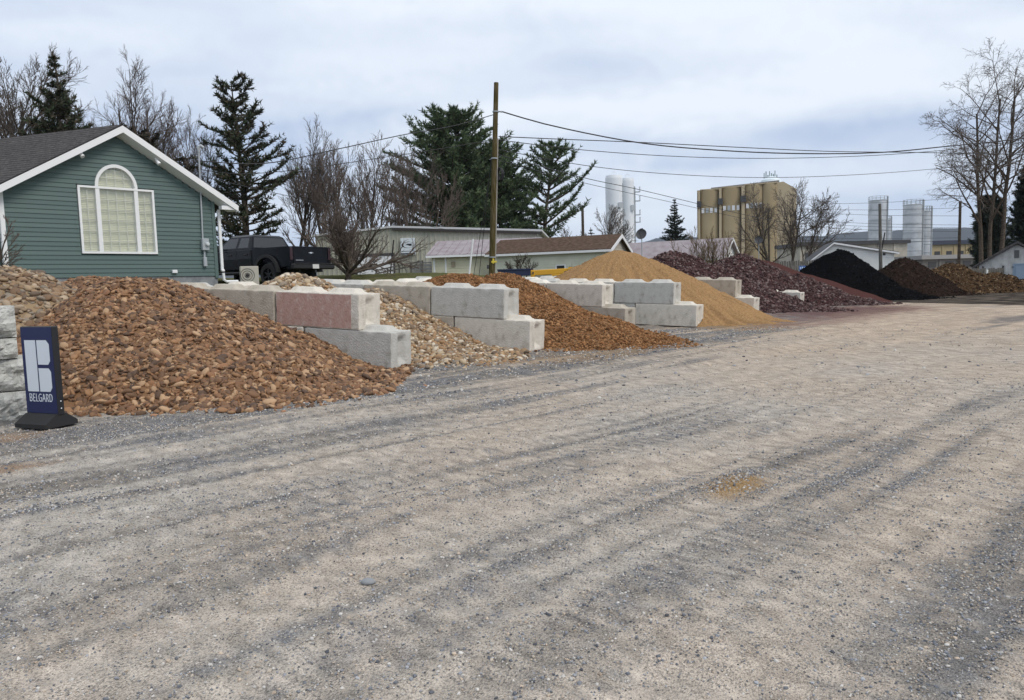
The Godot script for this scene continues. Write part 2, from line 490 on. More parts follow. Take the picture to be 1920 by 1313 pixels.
func make_ground() -> void:
	# one sheet with finer cells where the yard is, heights from gy(), colours of the matter lying there
	var xs := PackedFloat32Array()
	var zs := PackedFloat32Array()
	var x := -60.0
	while x < 90.0:
		xs.append(x)
		var ax := absf(x - 0.5)
		x += 0.07 if ax < 7.5 else 0.16 if ax < 16.0 else 0.4 if ax < 30.0 else 2.5
	var z := 12.0
	while z > -95.0:
		zs.append(z)
		z -= 1.0 if z > -0.5 else 0.07 if z > -12.0 else 0.14 if z > -26.0 else 0.3 if z > -48.0 else 2.5
	var nx := xs.size()
	var nz := zs.size()
	var v := PackedVector3Array()
	var n := PackedVector3Array()
	var c := PackedColorArray()
	var uv := PackedVector2Array()
	v.resize(nx * nz)
	n.resize(nx * nz)
	c.resize(nx * nz)
	for j in nz:
		for i in nx:
			v[j * nx + i] = Vector3(xs[i], gy(xs[i], zs[j]) + ripple(xs[i], zs[j]), zs[j])
			c[j * nx + i] = ground_color(xs[i], zs[j])
	for j in nz:
		for i in nx:
			var i0 := maxi(i - 1, 0)
			var i1 := mini(i + 1, nx - 1)
			var j0 := maxi(j - 1, 0)
			var j1 := mini(j + 1, nz - 1)
			n[j * nx + i] = (v[j0 * nx + i] - v[j1 * nx + i]).cross(v[j * nx + i1] - v[j * nx + i0]).normalized()
	var ids := PackedInt32Array()
	for j in nz - 1:
		for i in nx - 1:
			var a := j * nx + i
			ids.append_array([a, a + nx, a + 1, a + 1, a + nx, a + nx + 1])
	var a := []
	a.resize(Mesh.ARRAY_MAX)
	a[Mesh.ARRAY_VERTEX] = v
	a[Mesh.ARRAY_NORMAL] = n
	a[Mesh.ARRAY_COLOR] = c
	a[Mesh.ARRAY_INDEX] = ids
	var me := ArrayMesh.new()
	me.add_surface_from_arrays(Mesh.PRIMITIVE_TRIANGLES, a)
	var m := vmat(0.97)
	# crushed stone: every cell of the texture is one chip
	m.albedo_texture = ntex(61, 0.085, [[0.0, 0.20, 0.20, 0.21], [0.28, 0.52, 0.52, 0.53], [0.5, 0.78, 0.77, 0.76], [0.75, 0.90, 0.89, 0.87], [1.0, 1.0, 1.0, 1.0]], FastNoiseLite.TYPE_CELLULAR, 1024, 3)
	m.uv1_triplanar = true
	m.uv1_world_triplanar = true
	m.uv1_scale = Vector3.ONE * 1.45
	m.heightmap_enabled = true
	m.heightmap_texture = ntex(62, 0.06, [], FastNoiseLite.TYPE_SIMPLEX_SMOOTH, 1024, 3)
	m.heightmap_scale = 0.9
	var o := MeshInstance3D.new()
	o.name = "ground"
	o.mesh = me
	o.material_override = m
	o.set_meta("kind", "structure")
	add_child(o)
	# the plain that runs on to the hills
	var far := MB.new()
	far.box(Vector3(0, -0.75, -2900), Vector3(9000, 0.5, 6200))
	structure("terrain", far, mat(0.12, 0.115, 0.085, 1.0))
	# wooded hills on the horizon
	var hb := MB.new()
	var prev := []
	for i in 181:
		var q := i / 180.0
		var hx := lerpf(-1500.0, 3600.0, q)
		var hz := -3300.0 - 250.0 * sin(q * 7.0)
		var top := 168.0 + 36.0 * sstep(0.45, 0.85, q) + 34.0 * G1.get_noise_2d(q * 6.0, 3.0) + 6.0 * G2.get_noise_2d(q * 70.0, 1.0)
		var row := [Vector3(hx, -2.0, hz + 500.0), Vector3(hx, top * 0.55, hz + 260.0), Vector3(hx, top, hz), Vector3(hx, -2.0, hz - 500.0)]
		if prev:
			for k in 3:
				hb.quad(prev[k], row[k], row[k + 1], prev[k + 1])
		prev = row
	structure("hills", hb, M.hills)

func ripple(x: float, z: float) -> float:
	if z < -40.0 or z > 1.0 or x < -16.0 or x > 32.0:
		return 0.0
	var u := (x - z) * 0.7071
	var w := (x + z) * 0.7071
	return 0.026 * G2.get_noise_2d(u * 0.14, w * 1.7) + 0.010 * G3.get_noise_2d(u * 0.3, w * 6.0) + 0.010 * G1.get_noise_2d(x * 2.2, z * 2.2)

func spot(x: float, z: float, px: float, pz: float, ru: float, rw: float) -> float:
	# soft-edged patch, ru along the drive and rw across it
	var u := (x - px - (z - pz)) * 0.7071
	var w := (x - px + (z - pz)) * 0.7071
	var d := sqrt(u * u / (ru * ru) + w * w / (rw * rw))
	return 1.0 - sstep(0.45, 1.1, d + 0.42 * G1.get_noise_2d(x * 1.6 + 7.0, z * 1.6))

# how much loose dark crushed stone lies over the rolled stone dust
func looseness(x: float, z: float) -> float:
	var u := (x - z) * 0.7071
	var w := (x + z) * 0.7071
	var bend := 0.35 * G2.get_noise_2d(u * 0.12, w * 0.3)
	var streak := G2.get_noise_2d(u * 0.055 + 3.0, (w + bend) * 1.15)
	var streak2 := G3.get_noise_2d(u * 0.09, (w + bend) * 3.4 + 9.0)
	var streak3 := G3.get_noise_2d(u * 0.15 + 70.0, (w + bend) * 8.5 + 9.0)
	var patch := G1.get_noise_2d(x * 0.42 + 5.0, z * 0.42)
	var s := -behind(x, z)
	var t := 0.20 + 0.60 * streak + 0.30 * streak2 + 0.34 * streak3 + 0.36 * patch + 0.16 * G3.get_noise_2d(x * 6.0, z * 6.0 + 40.0)
	t += 0.60 * (1.0 - sstep(1.2, 5.2, s))               # against the bins
	t -= 0.30 * sstep(5.0, 12.0, -z) * sstep(1.5, 4.5, s)  # rolled flat further up the drive
	t += 0.22 * sstep(0.5, 2.5, x) * (1.0 - sstep(2.8, 5.0, -z))
	return clampf(t, 0.0, 1.0)

func ground_color(x: float, z: float) -> Color:
	if behind(x, z) > 6.2:
		var k := 0.5 + 0.5 * G1.get_noise_2d(x * 0.9, z * 0.9)
		var g := Vector3(0.10, 0.115, 0.045).lerp(Vector3(0.20, 0.19, 0.10), k)
		return Color(g.x, g.y, g.z)
	var t := looseness(x, z)
	var fine := G1.get_noise_2d(x * 5.0, z * 5.0)
	var dust := Vector3(0.61, 0.525, 0.435).lerp(Vector3(0.58, 0.535, 0.475), clampf(0.5 + 1.3 * G1.get_noise_2d(x * 0.25 + 30.0, z * 0.25), 0.0, 1.0))
	dust = dust.lerp(Vector3(0.62, 0.505, 0.395), 0.9 * sstep(6.0, 20.0, -z))
	var loose := Vector3(0.235, 0.236, 0.242).lerp(Vector3(0.30, 0.272, 0.238), clampf(0.5 + G1.get_noise_2d(x * 0.7, z * 0.7 + 50.0), 0.0, 1.0))
	var c := dust.lerp(loose, sstep(0.20, 0.78, t + 0.30 * fine))
	c *= 1.0 + 0.34 * fine + 0.26 * G3.get_noise_2d(x * 11.0, z * 11.0)
	# what has been spilled or tracked from the bins
	var rust := Vector3(0.40, 0.225, 0.10)
	c = c.lerp(Vector3(0.42, 0.27, 0.12), 0.85 * spot(x, z, 1.45, -4.8, 0.42, 0.2))
	c = c.lerp(rust, 0.45 * spot(x, z, -4.1, -5.9, 0.55, 0.25))
	c = c.lerp(rust, 0.5 * spot(x, z, -5.1, -7.1, 0.7, 0.4))
	c = c.lerp(Vector3(0.40, 0.27, 0.15), 0.55 * spot(x, z, 1.6, -14.0, 2.6, 1.1))
	c = c.lerp(Vector3(0.40, 0.27, 0.15), 0.65 * spot(x, z, 6.6, -20.6, 2.2, 1.5))
	c = c.lerp(Vector3(0.19, 0.105, 0.10), 0.8 * spot(x, z, 12.6, -27.6, 6.0, 2.9))
	c = c.lerp(Vector3(0.26, 0.16, 0.145), 0.5 * spot(x, z, 9.3, -22.4, 4.5, 1.7))
	c = c.lerp(Vector3(0.16, 0.165, 0.18), 0.7 * spot(x, z, 13.8, -20.5, 2.4, 0.6))
	var blk := sstep(-0.3, 0.5, black_ground(x, z) + 0.7 * G1.get_noise_2d(x * 0.8, z * 0.8))
	c = c.lerp(Vector3(0.03, 0.028, 0.028), blk * clampf(0.86 + 0.5 * G1.get_noise_2d(x * 1.3, z * 1.3 + 9.0), 0.0, 1.0))
	return Color(clampf(c.x, 0, 1), clampf(c.y, 0, 1), clampf(c.z, 0, 1))

# how far inside the blackened ground before the mulch piles
func black_ground(x: float, z: float) -> float:
	var s := Vector2(x - 16.7, z + 35.9)
	var past := s.dot(Vector2(0.96, -0.28))
	return minf(minf(past, 17.0 - past), s.dot(Vector2(0.28, 0.96)) + 7.0)

# ---------------------------------------------------------------- concrete bins
const BL := 1.83
const BH := 0.61

# cast block with worn, uneven edges, two tapered keys on top and a key recess in the outer end
func block_mesh(sd: int, length: float) -> ArrayMesh:
	var f := FastNoiseLite.new()
	f.seed = sd
	f.frequency = 3.0
	f.fractal_octaves = 3
	var half := Vector3(length, BH, BH) * 0.5
	var ctr := Vector3(-half.x, half.y, -half.z)
	var key := func(x: float, z: float) -> float:
		# height of the keys over the top face
		var e := 0.0
		for k in [-0.24, 0.24]:
			var dx := 0.31 - absf(x - k * length)
			var dz := 0.18 - absf(z)
			e = maxf(e, clampf(minf(dx, dz) / 0.075, 0.0, 1.0))
		return e * 0.085
	var surf := func(p: Vector3, face: int) -> Vector3:
		var worn := 0.014 + 0.05 * maxf(0.0, f.get_noise_3dv(p * 1.3) - 0.05) + 0.05 * maxf(0.0, f.get_noise_3dv(p * 5.0) - 0.3)
		var q := p.clamp(-half + Vector3.ONE * worn, half - Vector3.ONE * worn)
		var d := p - q
		if d.length() > 1e-6:
			p = q + d.normalized() * worn
		p += d.normalized() * 0.004 * f.get_noise_3dv(p * 4.0 + Vector3(5, 0, 0))
		if face == 2:
			p.y += key.call(p.x, p.z)
		if face == 0:
			var m := minf(0.13 - absf(p.z + 0.01), minf(p.y + 0.25, 0.24 - p.y) * 0.9)
			p.x -= 0.075 * clampf(m / 0.075, 0.0, 1.0)
		return p
	var lines := func(h: float, n: int) -> PackedFloat32Array:
		var out := PackedFloat32Array([-h, -h + 0.012, -h + 0.03])
		for i in range(1, n):
			out.append(lerpf(-h + 0.03, h - 0.03, float(i) / n))
		out.append_array([h - 0.03, h - 0.012, h])
		return out
	var mb := MB.new()
	# faces: outer end, front, top, inner end, back, underside
	var axes := [[Vector3.RIGHT, Vector3.BACK, Vector3.UP], [Vector3.BACK, Vector3.RIGHT, Vector3.UP], [Vector3.UP, Vector3.RIGHT, Vector3.BACK], [Vector3.LEFT, Vector3.BACK, Vector3.UP], [Vector3.FORWARD, Vector3.RIGHT, Vector3.UP], [Vector3.DOWN, Vector3.RIGHT, Vector3.BACK]]
	for k in 6:
		var n: Vector3 = axes[k][0]
		var us: PackedFloat32Array = lines.call(absf(half.dot(axes[k][1])), 34 if axes[k][1] == Vector3.RIGHT else 14)
		var vs: PackedFloat32Array = lines.call(absf(half.dot(axes[k][2])), 14)
		var at: Vector3 = n * absf(half.dot(n.abs()))
		var grid := []
		for v in vs:
			var row := PackedVector3Array()
			for u in us:
				row.append(ctr + surf.call(at + axes[k][1] * u + axes[k][2] * v, k))
			grid.append(row)
		var nrm := func(i: int, j: int) -> Vector3:
			var a: Vector3 = grid[j][mini(i + 1, us.size() - 1)] - grid[j][maxi(i - 1, 0)]
			var b: Vector3 = grid[mini(j + 1, vs.size() - 1)][i] - grid[maxi(j - 1, 0)][i]
			var m := a.cross(b).normalized()
			return m if m.dot(n) > 0.0 else -m
		var flip: bool = axes[k][1].cross(axes[k][2]).dot(n) < 0.0
		for j in vs.size() - 1:
			for i in us.size() - 1:
				var q := [[i, j], [i + 1, j], [i + 1, j + 1], [i, j + 1]]
				if flip:
					q = [[i, j], [i, j + 1], [i + 1, j + 1], [i + 1, j]]
				var p := []
				var m := []
				for w in q:
					p.append(grid[w[1]][w[0]])
					m.append(nrm.call(w[0], w[1]))
				mb.tn(p[0], p[1], p[2], m[0], m[1], m[2])
				mb.tn(p[0], p[2], p[3], m[0], m[2], m[3])
	return mb.mesh()

func block(me: Mesh, m: Material, p: Vector3, turn: float, tilt: float, label: String, group := "blocks of the bin walls") -> MeshInstance3D:
	var o := MeshInstance3D.new()
	o.name = numbered("concrete_block")
	o.mesh = me
	o.material_override = m
	o.position = p
	o.rotation = Vector3(0, -deg_to_rad(turn), -tilt)
	add_child(o)
	tag(o, label, "concrete block", group)
	return o

func make_bins() -> void:
	var shapes := []
	for i in 4:
		shapes.append(block_mesh(70 + i, BL))
	var names := ["", "between brown rock and tan pebbles", "between tan pebbles and brown chips", "behind the brown chip pile", "in front of the sand pile", "between sand and dark red rock", "half buried in the dark red rock"]
	var ordinal := ["end block", "second block", "third block", "fourth block"]
	# wall, upper offset from the end, blocks below, blocks above, slope, material of each (below then above)
	var plan := [[1, 0.65, 3, 3, 0.05, [0, 4, 2, 4, 2, 2]], [2, 0.61, 3, 3, 0.048, [1, 2, 0, 0, 2, 0]], [3, 0.71, 3, 4, 0.046, [2, 1, 0, 1, 3, 1, 0]], [4, 0.68, 3, 3, 0.035, [1, 0, 1, 0, 1, 0]], [5, 0.68, 3, 3, 0.04, [1, 2, 0, 2, 0, 1]], [6, 0.0, 2, 0, 0.045, [1, 4]]]
	for w in plan:
		var t: float = deg_to_rad(WALLS[w[0]][2])
		var l := Vector3(cos(t) * cos(w[4]), -sin(w[4]), sin(t) * cos(w[4]))
		var up := Vector3(l.x * tan(w[4]), 1, l.z * tan(w[4])).normalized()
		var base := Vector3(WALLS[w[0]][0], 0.0, WALLS[w[0]][1])
		var k := 0
		for course in 2:
			for i in w[2 + course]:
				var mi: int = w[5][k]
				var p: Vector3 = base - l * ((BL + 0.03) * i + (w[1] if course == 1 else 0.0)) + up * ((BH + 0.006) * course)
				var what := "pink-faced" if mi == 4 else "grey"
				var lab := "%s concrete block, %s %s, %s" % [what, "lower" if course == 0 else "upper", ordinal[i], names[w[0]]]
				var o := block(shapes[(k + w[0]) % 4], M.conc[mi] if mi < 4 else M.conc[1], p, WALLS[w[0]][2] + 0.7 * sin(k * 2.3 + w[0]), w[4], lab)
				if mi == 4:
					var face := MB.new()
					face.cham(Vector3(-BL * 0.5 - 0.07, BH * 0.5, 0.0015), Vector3(BL - 0.18, BH - 0.04, 0.005), 0.002)
					part("painted_face", face, M.pink, o)
				k += 1
	# back wall that holds the terrace
	var back := []
	for w in range(1, 6):
		var t: float = deg_to_rad(WALLS[w][2])
		back.append(Vector2(WALLS[w][0] - cos(t) * 6.2, WALLS[w][1] - sin(t) * 6.2))
	back = [Vector2(-7.66, -15.0), Vector2(-5.0, -17.95), Vector2(-0.9, -23.9), Vector2(3.5, -29.9)]
	var where := ["the brown rock bin", "the brown chip bin", "the sand bin"]
	for s in back.size() - 1:
		var a: Vector2 = back[s]
		var b: Vector2 = back[s + 1]
		var n := int(round(a.distance_to(b) / (BL + 0.015)))
		var ang := rad_to_deg(atan2(b.y - a.y, b.x - a.x))
		for i in n:
			var e := a.lerp(b, (i + 1.0) / n)
			for course in 2:
				var lab := "%s back-wall concrete block behind %s, %s from the house" % [["lower", "upper"][course], where[s], ["first", "second", "third", "fourth", "fifth"][i]]
				block(shapes[(i + s) % 4], M.conc[[1, 3, 0, 1][(i + course * 2 + s) % 4]], Vector3(e.x, 0.26 + (BH + 0.006) * course + 0.015 * sin(i * 3.0 + s), e.y), ang, 0.0, lab, "blocks of the back wall")
	# stone-faced wall by the sign
	var t0 := deg_to_rad(-37.0)
	var l0 := Vector3(cos(t0), 0, sin(t0))
	var e0 := Vector3(sin(t0), 0, -cos(t0))
	var y := -0.02
	var courses := [[0.35, -0.03, 0.9], [0.365, -0.06, 1.0], [0.235, 0.05, 0.85], [0.36, 0.045, 1.05]]
	for ci in courses.size():
		var cs: Array = courses[ci]
		var back_off := 0.0
		for i in 2:
			var o := MeshInstance3D.new()
			o.name = numbered("stone_block")
			o.mesh = rough_block(90 + ci * 3 + i, cs[2], cs[0] - 0.012, 0.7)
			o.material_override = M.stone_face
			o.position = Vector3(WALLS[0][0], y, WALLS[0][1]) - l0 * (cs[1] + back_off) + e0 * (0.03 * sin(ci * 2.0))
			o.rotation.y = -t0
			add_child(o)
			tag(o, "pale stone-faced block by the blue sign, %s course, %s" % [["lowest", "second", "third", "top"][ci], ["at the end", "next to the end"][i]], "stone block", "stone-faced wall behind the sign")
			if ci == 1 and i == 0:
				var loop := MB.new()
				var pts := PackedVector3Array()
				var rad := PackedFloat32Array()
				for k in 9:
					var a := PI * k / 8.0
					pts.append(Vector3(-0.30 + 0.05 * cos(a), cs[0] - 0.02 + 0.075 * sin(a), -0.06))
					rad.append(0.008)
				loop.tube(pts, rad, 6)
				part("lifting_loop", loop, M.grey_metal, o)
			back_off += cs[2] + 0.02
		y += cs[0]

# block with a split-rock face towards +z
func rough_block(sd: int, length: float, hgt: float, deep: float) -> ArrayMesh:
	var f := FastNoiseLite.new()
	f.seed = sd
	f.frequency = 4.5
	f.fractal_octaves = 4
	var mb := MB.new()
	var nx := 22
	var ny := 9
	var grid := []
	for j in ny + 1:
		var row := []
		for i in nx + 1:
			var u := float(i) / nx
			var w := float(j) / ny
			var edge := minf(minf(u, 1.0 - u) * length, minf(w, 1.0 - w) * hgt)
			var z := -0.05 * (1.0 - sstep(0.0, 0.07, edge)) + 0.05 * f.get_noise_2d(u * length, w * hgt) + 0.022 * signf(f.get_noise_2d(u * length * 2.0 + 9.0, w * hgt * 0.7)) * sstep(0.0, 0.1, edge)
			row.append(Vector3(-length + u * length, w * hgt, z))
		grid.append(row)
	for j in ny:
		for i in nx:
			mb.quad(grid[j][i], grid[j][i + 1], grid[j + 1][i + 1], grid[j + 1][i])
	for i in nx:
		mb.quad(grid[ny][i], grid[ny][i + 1], Vector3(grid[ny][i + 1].x, hgt, -deep), Vector3(grid[ny][i].x, hgt, -deep))
		mb.quad(grid[0][i + 1], grid[0][i], Vector3(grid[0][i].x, 0, -deep), Vector3(grid[0][i + 1].x, 0, -deep))
	for j in ny:
		mb.quad(grid[j][nx], Vector3(0, grid[j][nx].y, -deep), Vector3(0, grid[j + 1][nx].y, -deep), grid[j + 1][nx])
		mb.quad(Vector3(-length, grid[j][0].y, -deep), grid[j][0], grid[j + 1][0], Vector3(-length, grid[j + 1][0].y, -deep))
	mb.quad(Vector3(0, 0, -deep), Vector3(-length, 0, -deep), Vector3(-length, hgt, -deep), Vector3(0, hgt, -deep))
	return mb.mesh()

# ---------------------------------------------------------------- piles
# heaps: x, z, height of the top above the yard, radius of the foot; clip: wall, +1 when the pile lies past its far face, -1 when before its near face
func pile_y(p: Dictionary, x: float, z: float) -> float:
	var h := -1.0
	for a in p.heaps:
		var r0: float = p.get("round", 0.35)
		var d := sqrt((x - a[0]) * (x - a[0]) + (z - a[1]) * (z - a[1]) + r0 * r0) - r0
		var k: float = a[2] * (1.0 - d / a[3])
		var t := clampf(0.5 + (k - h) / 0.24, 0.0, 1.0)
		h = lerpf(h, k, t) + 0.12 * t * (1.0 - t)
	if p.has("cap"):
		h = minf(h, p.cap + 0.22 * (1.0 - exp(-maxf(0.0, h - p.cap) / 0.22)))
	var toe: float = p.get("toe", 0.3)
	if h < toe and h > 0.0:
		h = toe * pow(h / toe, 1.35)
	if p.has("runnels"):
		# grains slide down in narrow tracks
		var a := atan2(z - p.heaps[0][1], x - p.heaps[0][0])
		var far := Vector2(x - p.heaps[0][0], z - p.heaps[0][1]).length()
		h += 0.085 * G2.get_noise_2d(a * 9.0, far * 0.35) * sstep(0.3, 1.2, far) + 0.05 * G3.get_noise_2d(a * 26.0, far * 0.5) * sstep(0.5, 1.5, far)
	return h + p.rough * G1.get_noise_2d(x * p.freq + 13.0, z * p.freq)

func pile_here(p: Dictionary, x: float, z: float, slack: float) -> bool:
	for c in p.clip:
		var q := wall_at(c[0], x, z)
		if q.x > 0.0 or (WALLS[c[0]].size() > 3 and q.x < -WALLS[c[0]][3]):
			continue
		if c[1] > 0 and q.y < BH - slack:
			return false
		if c[1] < 0 and q.y > slack:
			return false
	return behind(x, z) < p.get("back", 5.9)

func make_pile(p: Dictionary) -> Node3D:
	var root := thing(p.called, p.label, p.category, Vector3.ZERO, 0.0, p.get("group", ""))
	var step: float = p.step
	var lo := Vector2(1e9, 1e9)
	var hi := Vector2(-1e9, -1e9)
	for a in p.heaps:
		lo = lo.min(Vector2(a[0] - a[3] - 0.5, a[1] - a[3] - 0.5))
		hi = hi.max(Vector2(a[0] + a[3] + 0.5, a[1] + a[3] + 0.5))
	var nx := int((hi.x - lo.x) / step) + 1
	var nz := int((hi.y - lo.y) / step) + 1
	var hs := PackedFloat32Array()
	var ok := PackedByteArray()
	hs.resize(nx * nz)
	ok.resize(nx * nz)
	for j in nz:
		for i in nx:
			var x := lo.x + i * step
			var z := lo.y + j * step
			var y := pile_y(p, x, z)
			var g := gy(x, z) - 0.05
			hs[j * nx + i] = maxf(y, g)
			ok[j * nx + i] = 1 if y > g and pile_here(p, x, z, 0.12) else 0
	var mb := MB.new()
	var nrm := func(i: int, j: int) -> Vector3:
		var i0 := maxi(i - 1, 0)
		var i1 := mini(i + 1, nx - 1)
		var j0 := maxi(j - 1, 0)
		var j1 := mini(j + 1, nz - 1)
		return Vector3(hs[j * nx + i0] - hs[j * nx + i1], (i1 - i0) * step, hs[j0 * nx + i] - hs[j1 * nx + i]).normalized()
	for j in nz - 1:
		for i in nx - 1:
			var a := j * nx + i
			if ok[a] + ok[a + 1] + ok[a + nx] + ok[a + nx + 1] < 3:
				continue
			var x := lo.x + i * step
			var z := lo.y + j * step
			var q0 := Vector3(x, hs[a], z)
			var q1 := Vector3(x + step, hs[a + 1], z)
			var q2 := Vector3(x + step, hs[a + nx + 1], z + step)
			var q3 := Vector3(x, hs[a + nx], z + step)
			var n0: Vector3 = nrm.call(i, j)
			var n1: Vector3 = nrm.call(i + 1, j)
			var n2: Vector3 = nrm.call(i + 1, j + 1)
			var n3: Vector3 = nrm.call(i, j + 1)
			mb.tn(q0, q3, q2, n0, n3, n2)
			mb.tn(q0, q2, q1, n0, n2, n1)
	var core := part("heap", mb, p.mat, root)
	core.set_meta("kind", "stuff")
	if p.has("stones"):
		scatter(p, root, lo, hi)
	return root

# rounded or angular stones, smooth or faceted
func stone_mesh(sd: int, flat: float, angular: bool) -> ArrayMesh:
	var r := RandomNumberGenerator.new()
	r.seed = sd
	var rings := []
	var n := 5 if angular else 7
	var levels := [-1.0, -0.55, 0.1, 0.7, 1.0] if not angular else [-1.0, -0.4, 0.5, 1.0]
	var mb := MB.new()
	var phase := r.randf() * TAU
	var bulge := []
	for k in n:
		bulge.append(1.0 + (r.randf() - 0.5) * (0.75 if angular else 0.34))
	for y in levels:
		var ring := []
		var rr := sqrt(maxf(0.0, 1.0 - y * y)) if not angular else (0.0 if absf(y) == 1.0 else 0.95)
		for k in n:
			var a := phase + TAU * k / n
			ring.append(Vector3(cos(a) * rr * bulge[k], y * flat, sin(a) * rr * bulge[k] * 0.72) + (Vector3(r.randf() - 0.5, (r.randf() - 0.5) * flat, r.randf() - 0.5) * 0.35 if angular else Vector3.ZERO))
		if rr == 0.0:
			for k in n:
				ring[k] = ring[0]
		rings.append(ring)
	var nn := func(q: Vector3) -> Vector3:
		return Vector3(q.x, q.y / (flat * flat), q.z / 0.52).normalized()
	for i in levels.size() - 1:
		for k in n:
			var k2 := (k + 1) % n
			var a: Vector3 = rings[i][k]
			var b: Vector3 = rings[i][k2]
			var c: Vector3 = rings[i + 1][k2]
			var d: Vector3 = rings[i + 1][k]
			if angular:
				if i > 0:
					mb.tri(a, c, b)
				if i < levels.size() - 2:
					mb.tri(a, d, c)
			else:
				if i > 0:
					mb.tn(a, c, b, nn.call(a), nn.call(c), nn.call(b))
				if i < levels.size() - 2:
					mb.tn(a, d, c, nn.call(a), nn.call(d), nn.call(c))
	return mb.mesh()

func tint(r: RandomNumberGenerator, tints: Array) -> Color:
	var k: Array = tints[r.randi() % tints.size()]
	var s := 0.78 + 0.44 * r.randf()
	return Color(k[0] * s, k[1] * s, k[2] * s)

func scatter(p: Dictionary, root: Node3D, lo: Vector2, hi: Vector2) -> void:
	var st: Dictionary = p.stones
	var r := RandomNumberGenerator.new()
	r.seed = st.seed
	var kinds := []
	for k in 3:
		kinds.append(stone_mesh(int(st.seed) + k, st.flat, st.get("angular", false)))
	var count := int(st.per_m2 * (hi.x - lo.x) * (hi.y - lo.y))
	var put := []
	for i in count:
		var x := r.randf_range(lo.x, hi.x)
		var z := r.randf_range(lo.y, hi.y)
		var y := pile_y(p, x, z)
		var g := gy(x, z)
		if y < g - 0.26 * pow(r.randf(), 3.5) or not pile_here(p, x, z, 0.0):
			continue
		var e := 0.15
		var nrm := Vector3(pile_y(p, x - e, z) - pile_y(p, x + e, z), 2.0 * e, pile_y(p, x, z - e) - pile_y(p, x, z + e)).normalized()
		var s: float = st.size * (0.50 + 0.5 * r.randf() + 0.9 * pow(r.randf(), 6.0))
		nrm = (nrm + Vector3(r.randfn(0, 1), r.randfn(0, 0.4), r.randfn(0, 1)) * st.tilt).normalized()
		var fx := nrm.cross(Vector3(r.randf() - 0.5, r.randf() - 0.5, r.randf() - 0.5)).normalized()
		var b := Basis(fx, nrm, fx.cross(nrm)).scaled_local(Vector3(s, s * r.randf_range(0.8, 1.25), s * r.randf_range(0.75, 1.2)))
		put.append([Transform3D(b, Vector3(x, maxf(y, g) + s * st.flat * r.randf_range(-0.8, 1.0), z)), tint(r, st.tints), r.randi() % 3])
	# the largest in view are parts of their own
	var own: int = st.get("own", 0)
	if own:
		var eye := Vector3(0, 1.38, 0)
		put.sort_custom(func(a, b): return (a[0].basis.x.length() / a[0].origin.distance_to(eye)) > (b[0].basis.x.length() / b[0].origin.distance_to(eye)))
		var skins := []
		for k in 10:
			var c := tint(r, st.tints)
			skins.append(mat(c.r, c.g, c.b, 0.75))
		for i in mini(own, put.size()):
			shared("stone", kinds[put[i][2]], skins[i % 10], root, put[i][0])
		put = put.slice(mini(own, put.size()))
	for k in 3:
		var some := put.filter(func(q): return q[2] == k)
		var mm := MultiMesh.new()
		mm.transform_format = MultiMesh.TRANSFORM_3D
		mm.use_colors = true
		mm.mesh = kinds[k]
		mm.instance_count = some.size()
		for i in some.size():
			mm.set_instance_transform(i, some[i][0])
			mm.set_instance_color(i, some[i][1])
		var o := MultiMeshInstance3D.new()
		o.name = "loose_stones"
		o.multimesh = mm
		o.material_override = M.pebble if not st.get("angular", false) else M.chip
		o.set_meta("kind", "stuff")
		root.add_child(o, true)

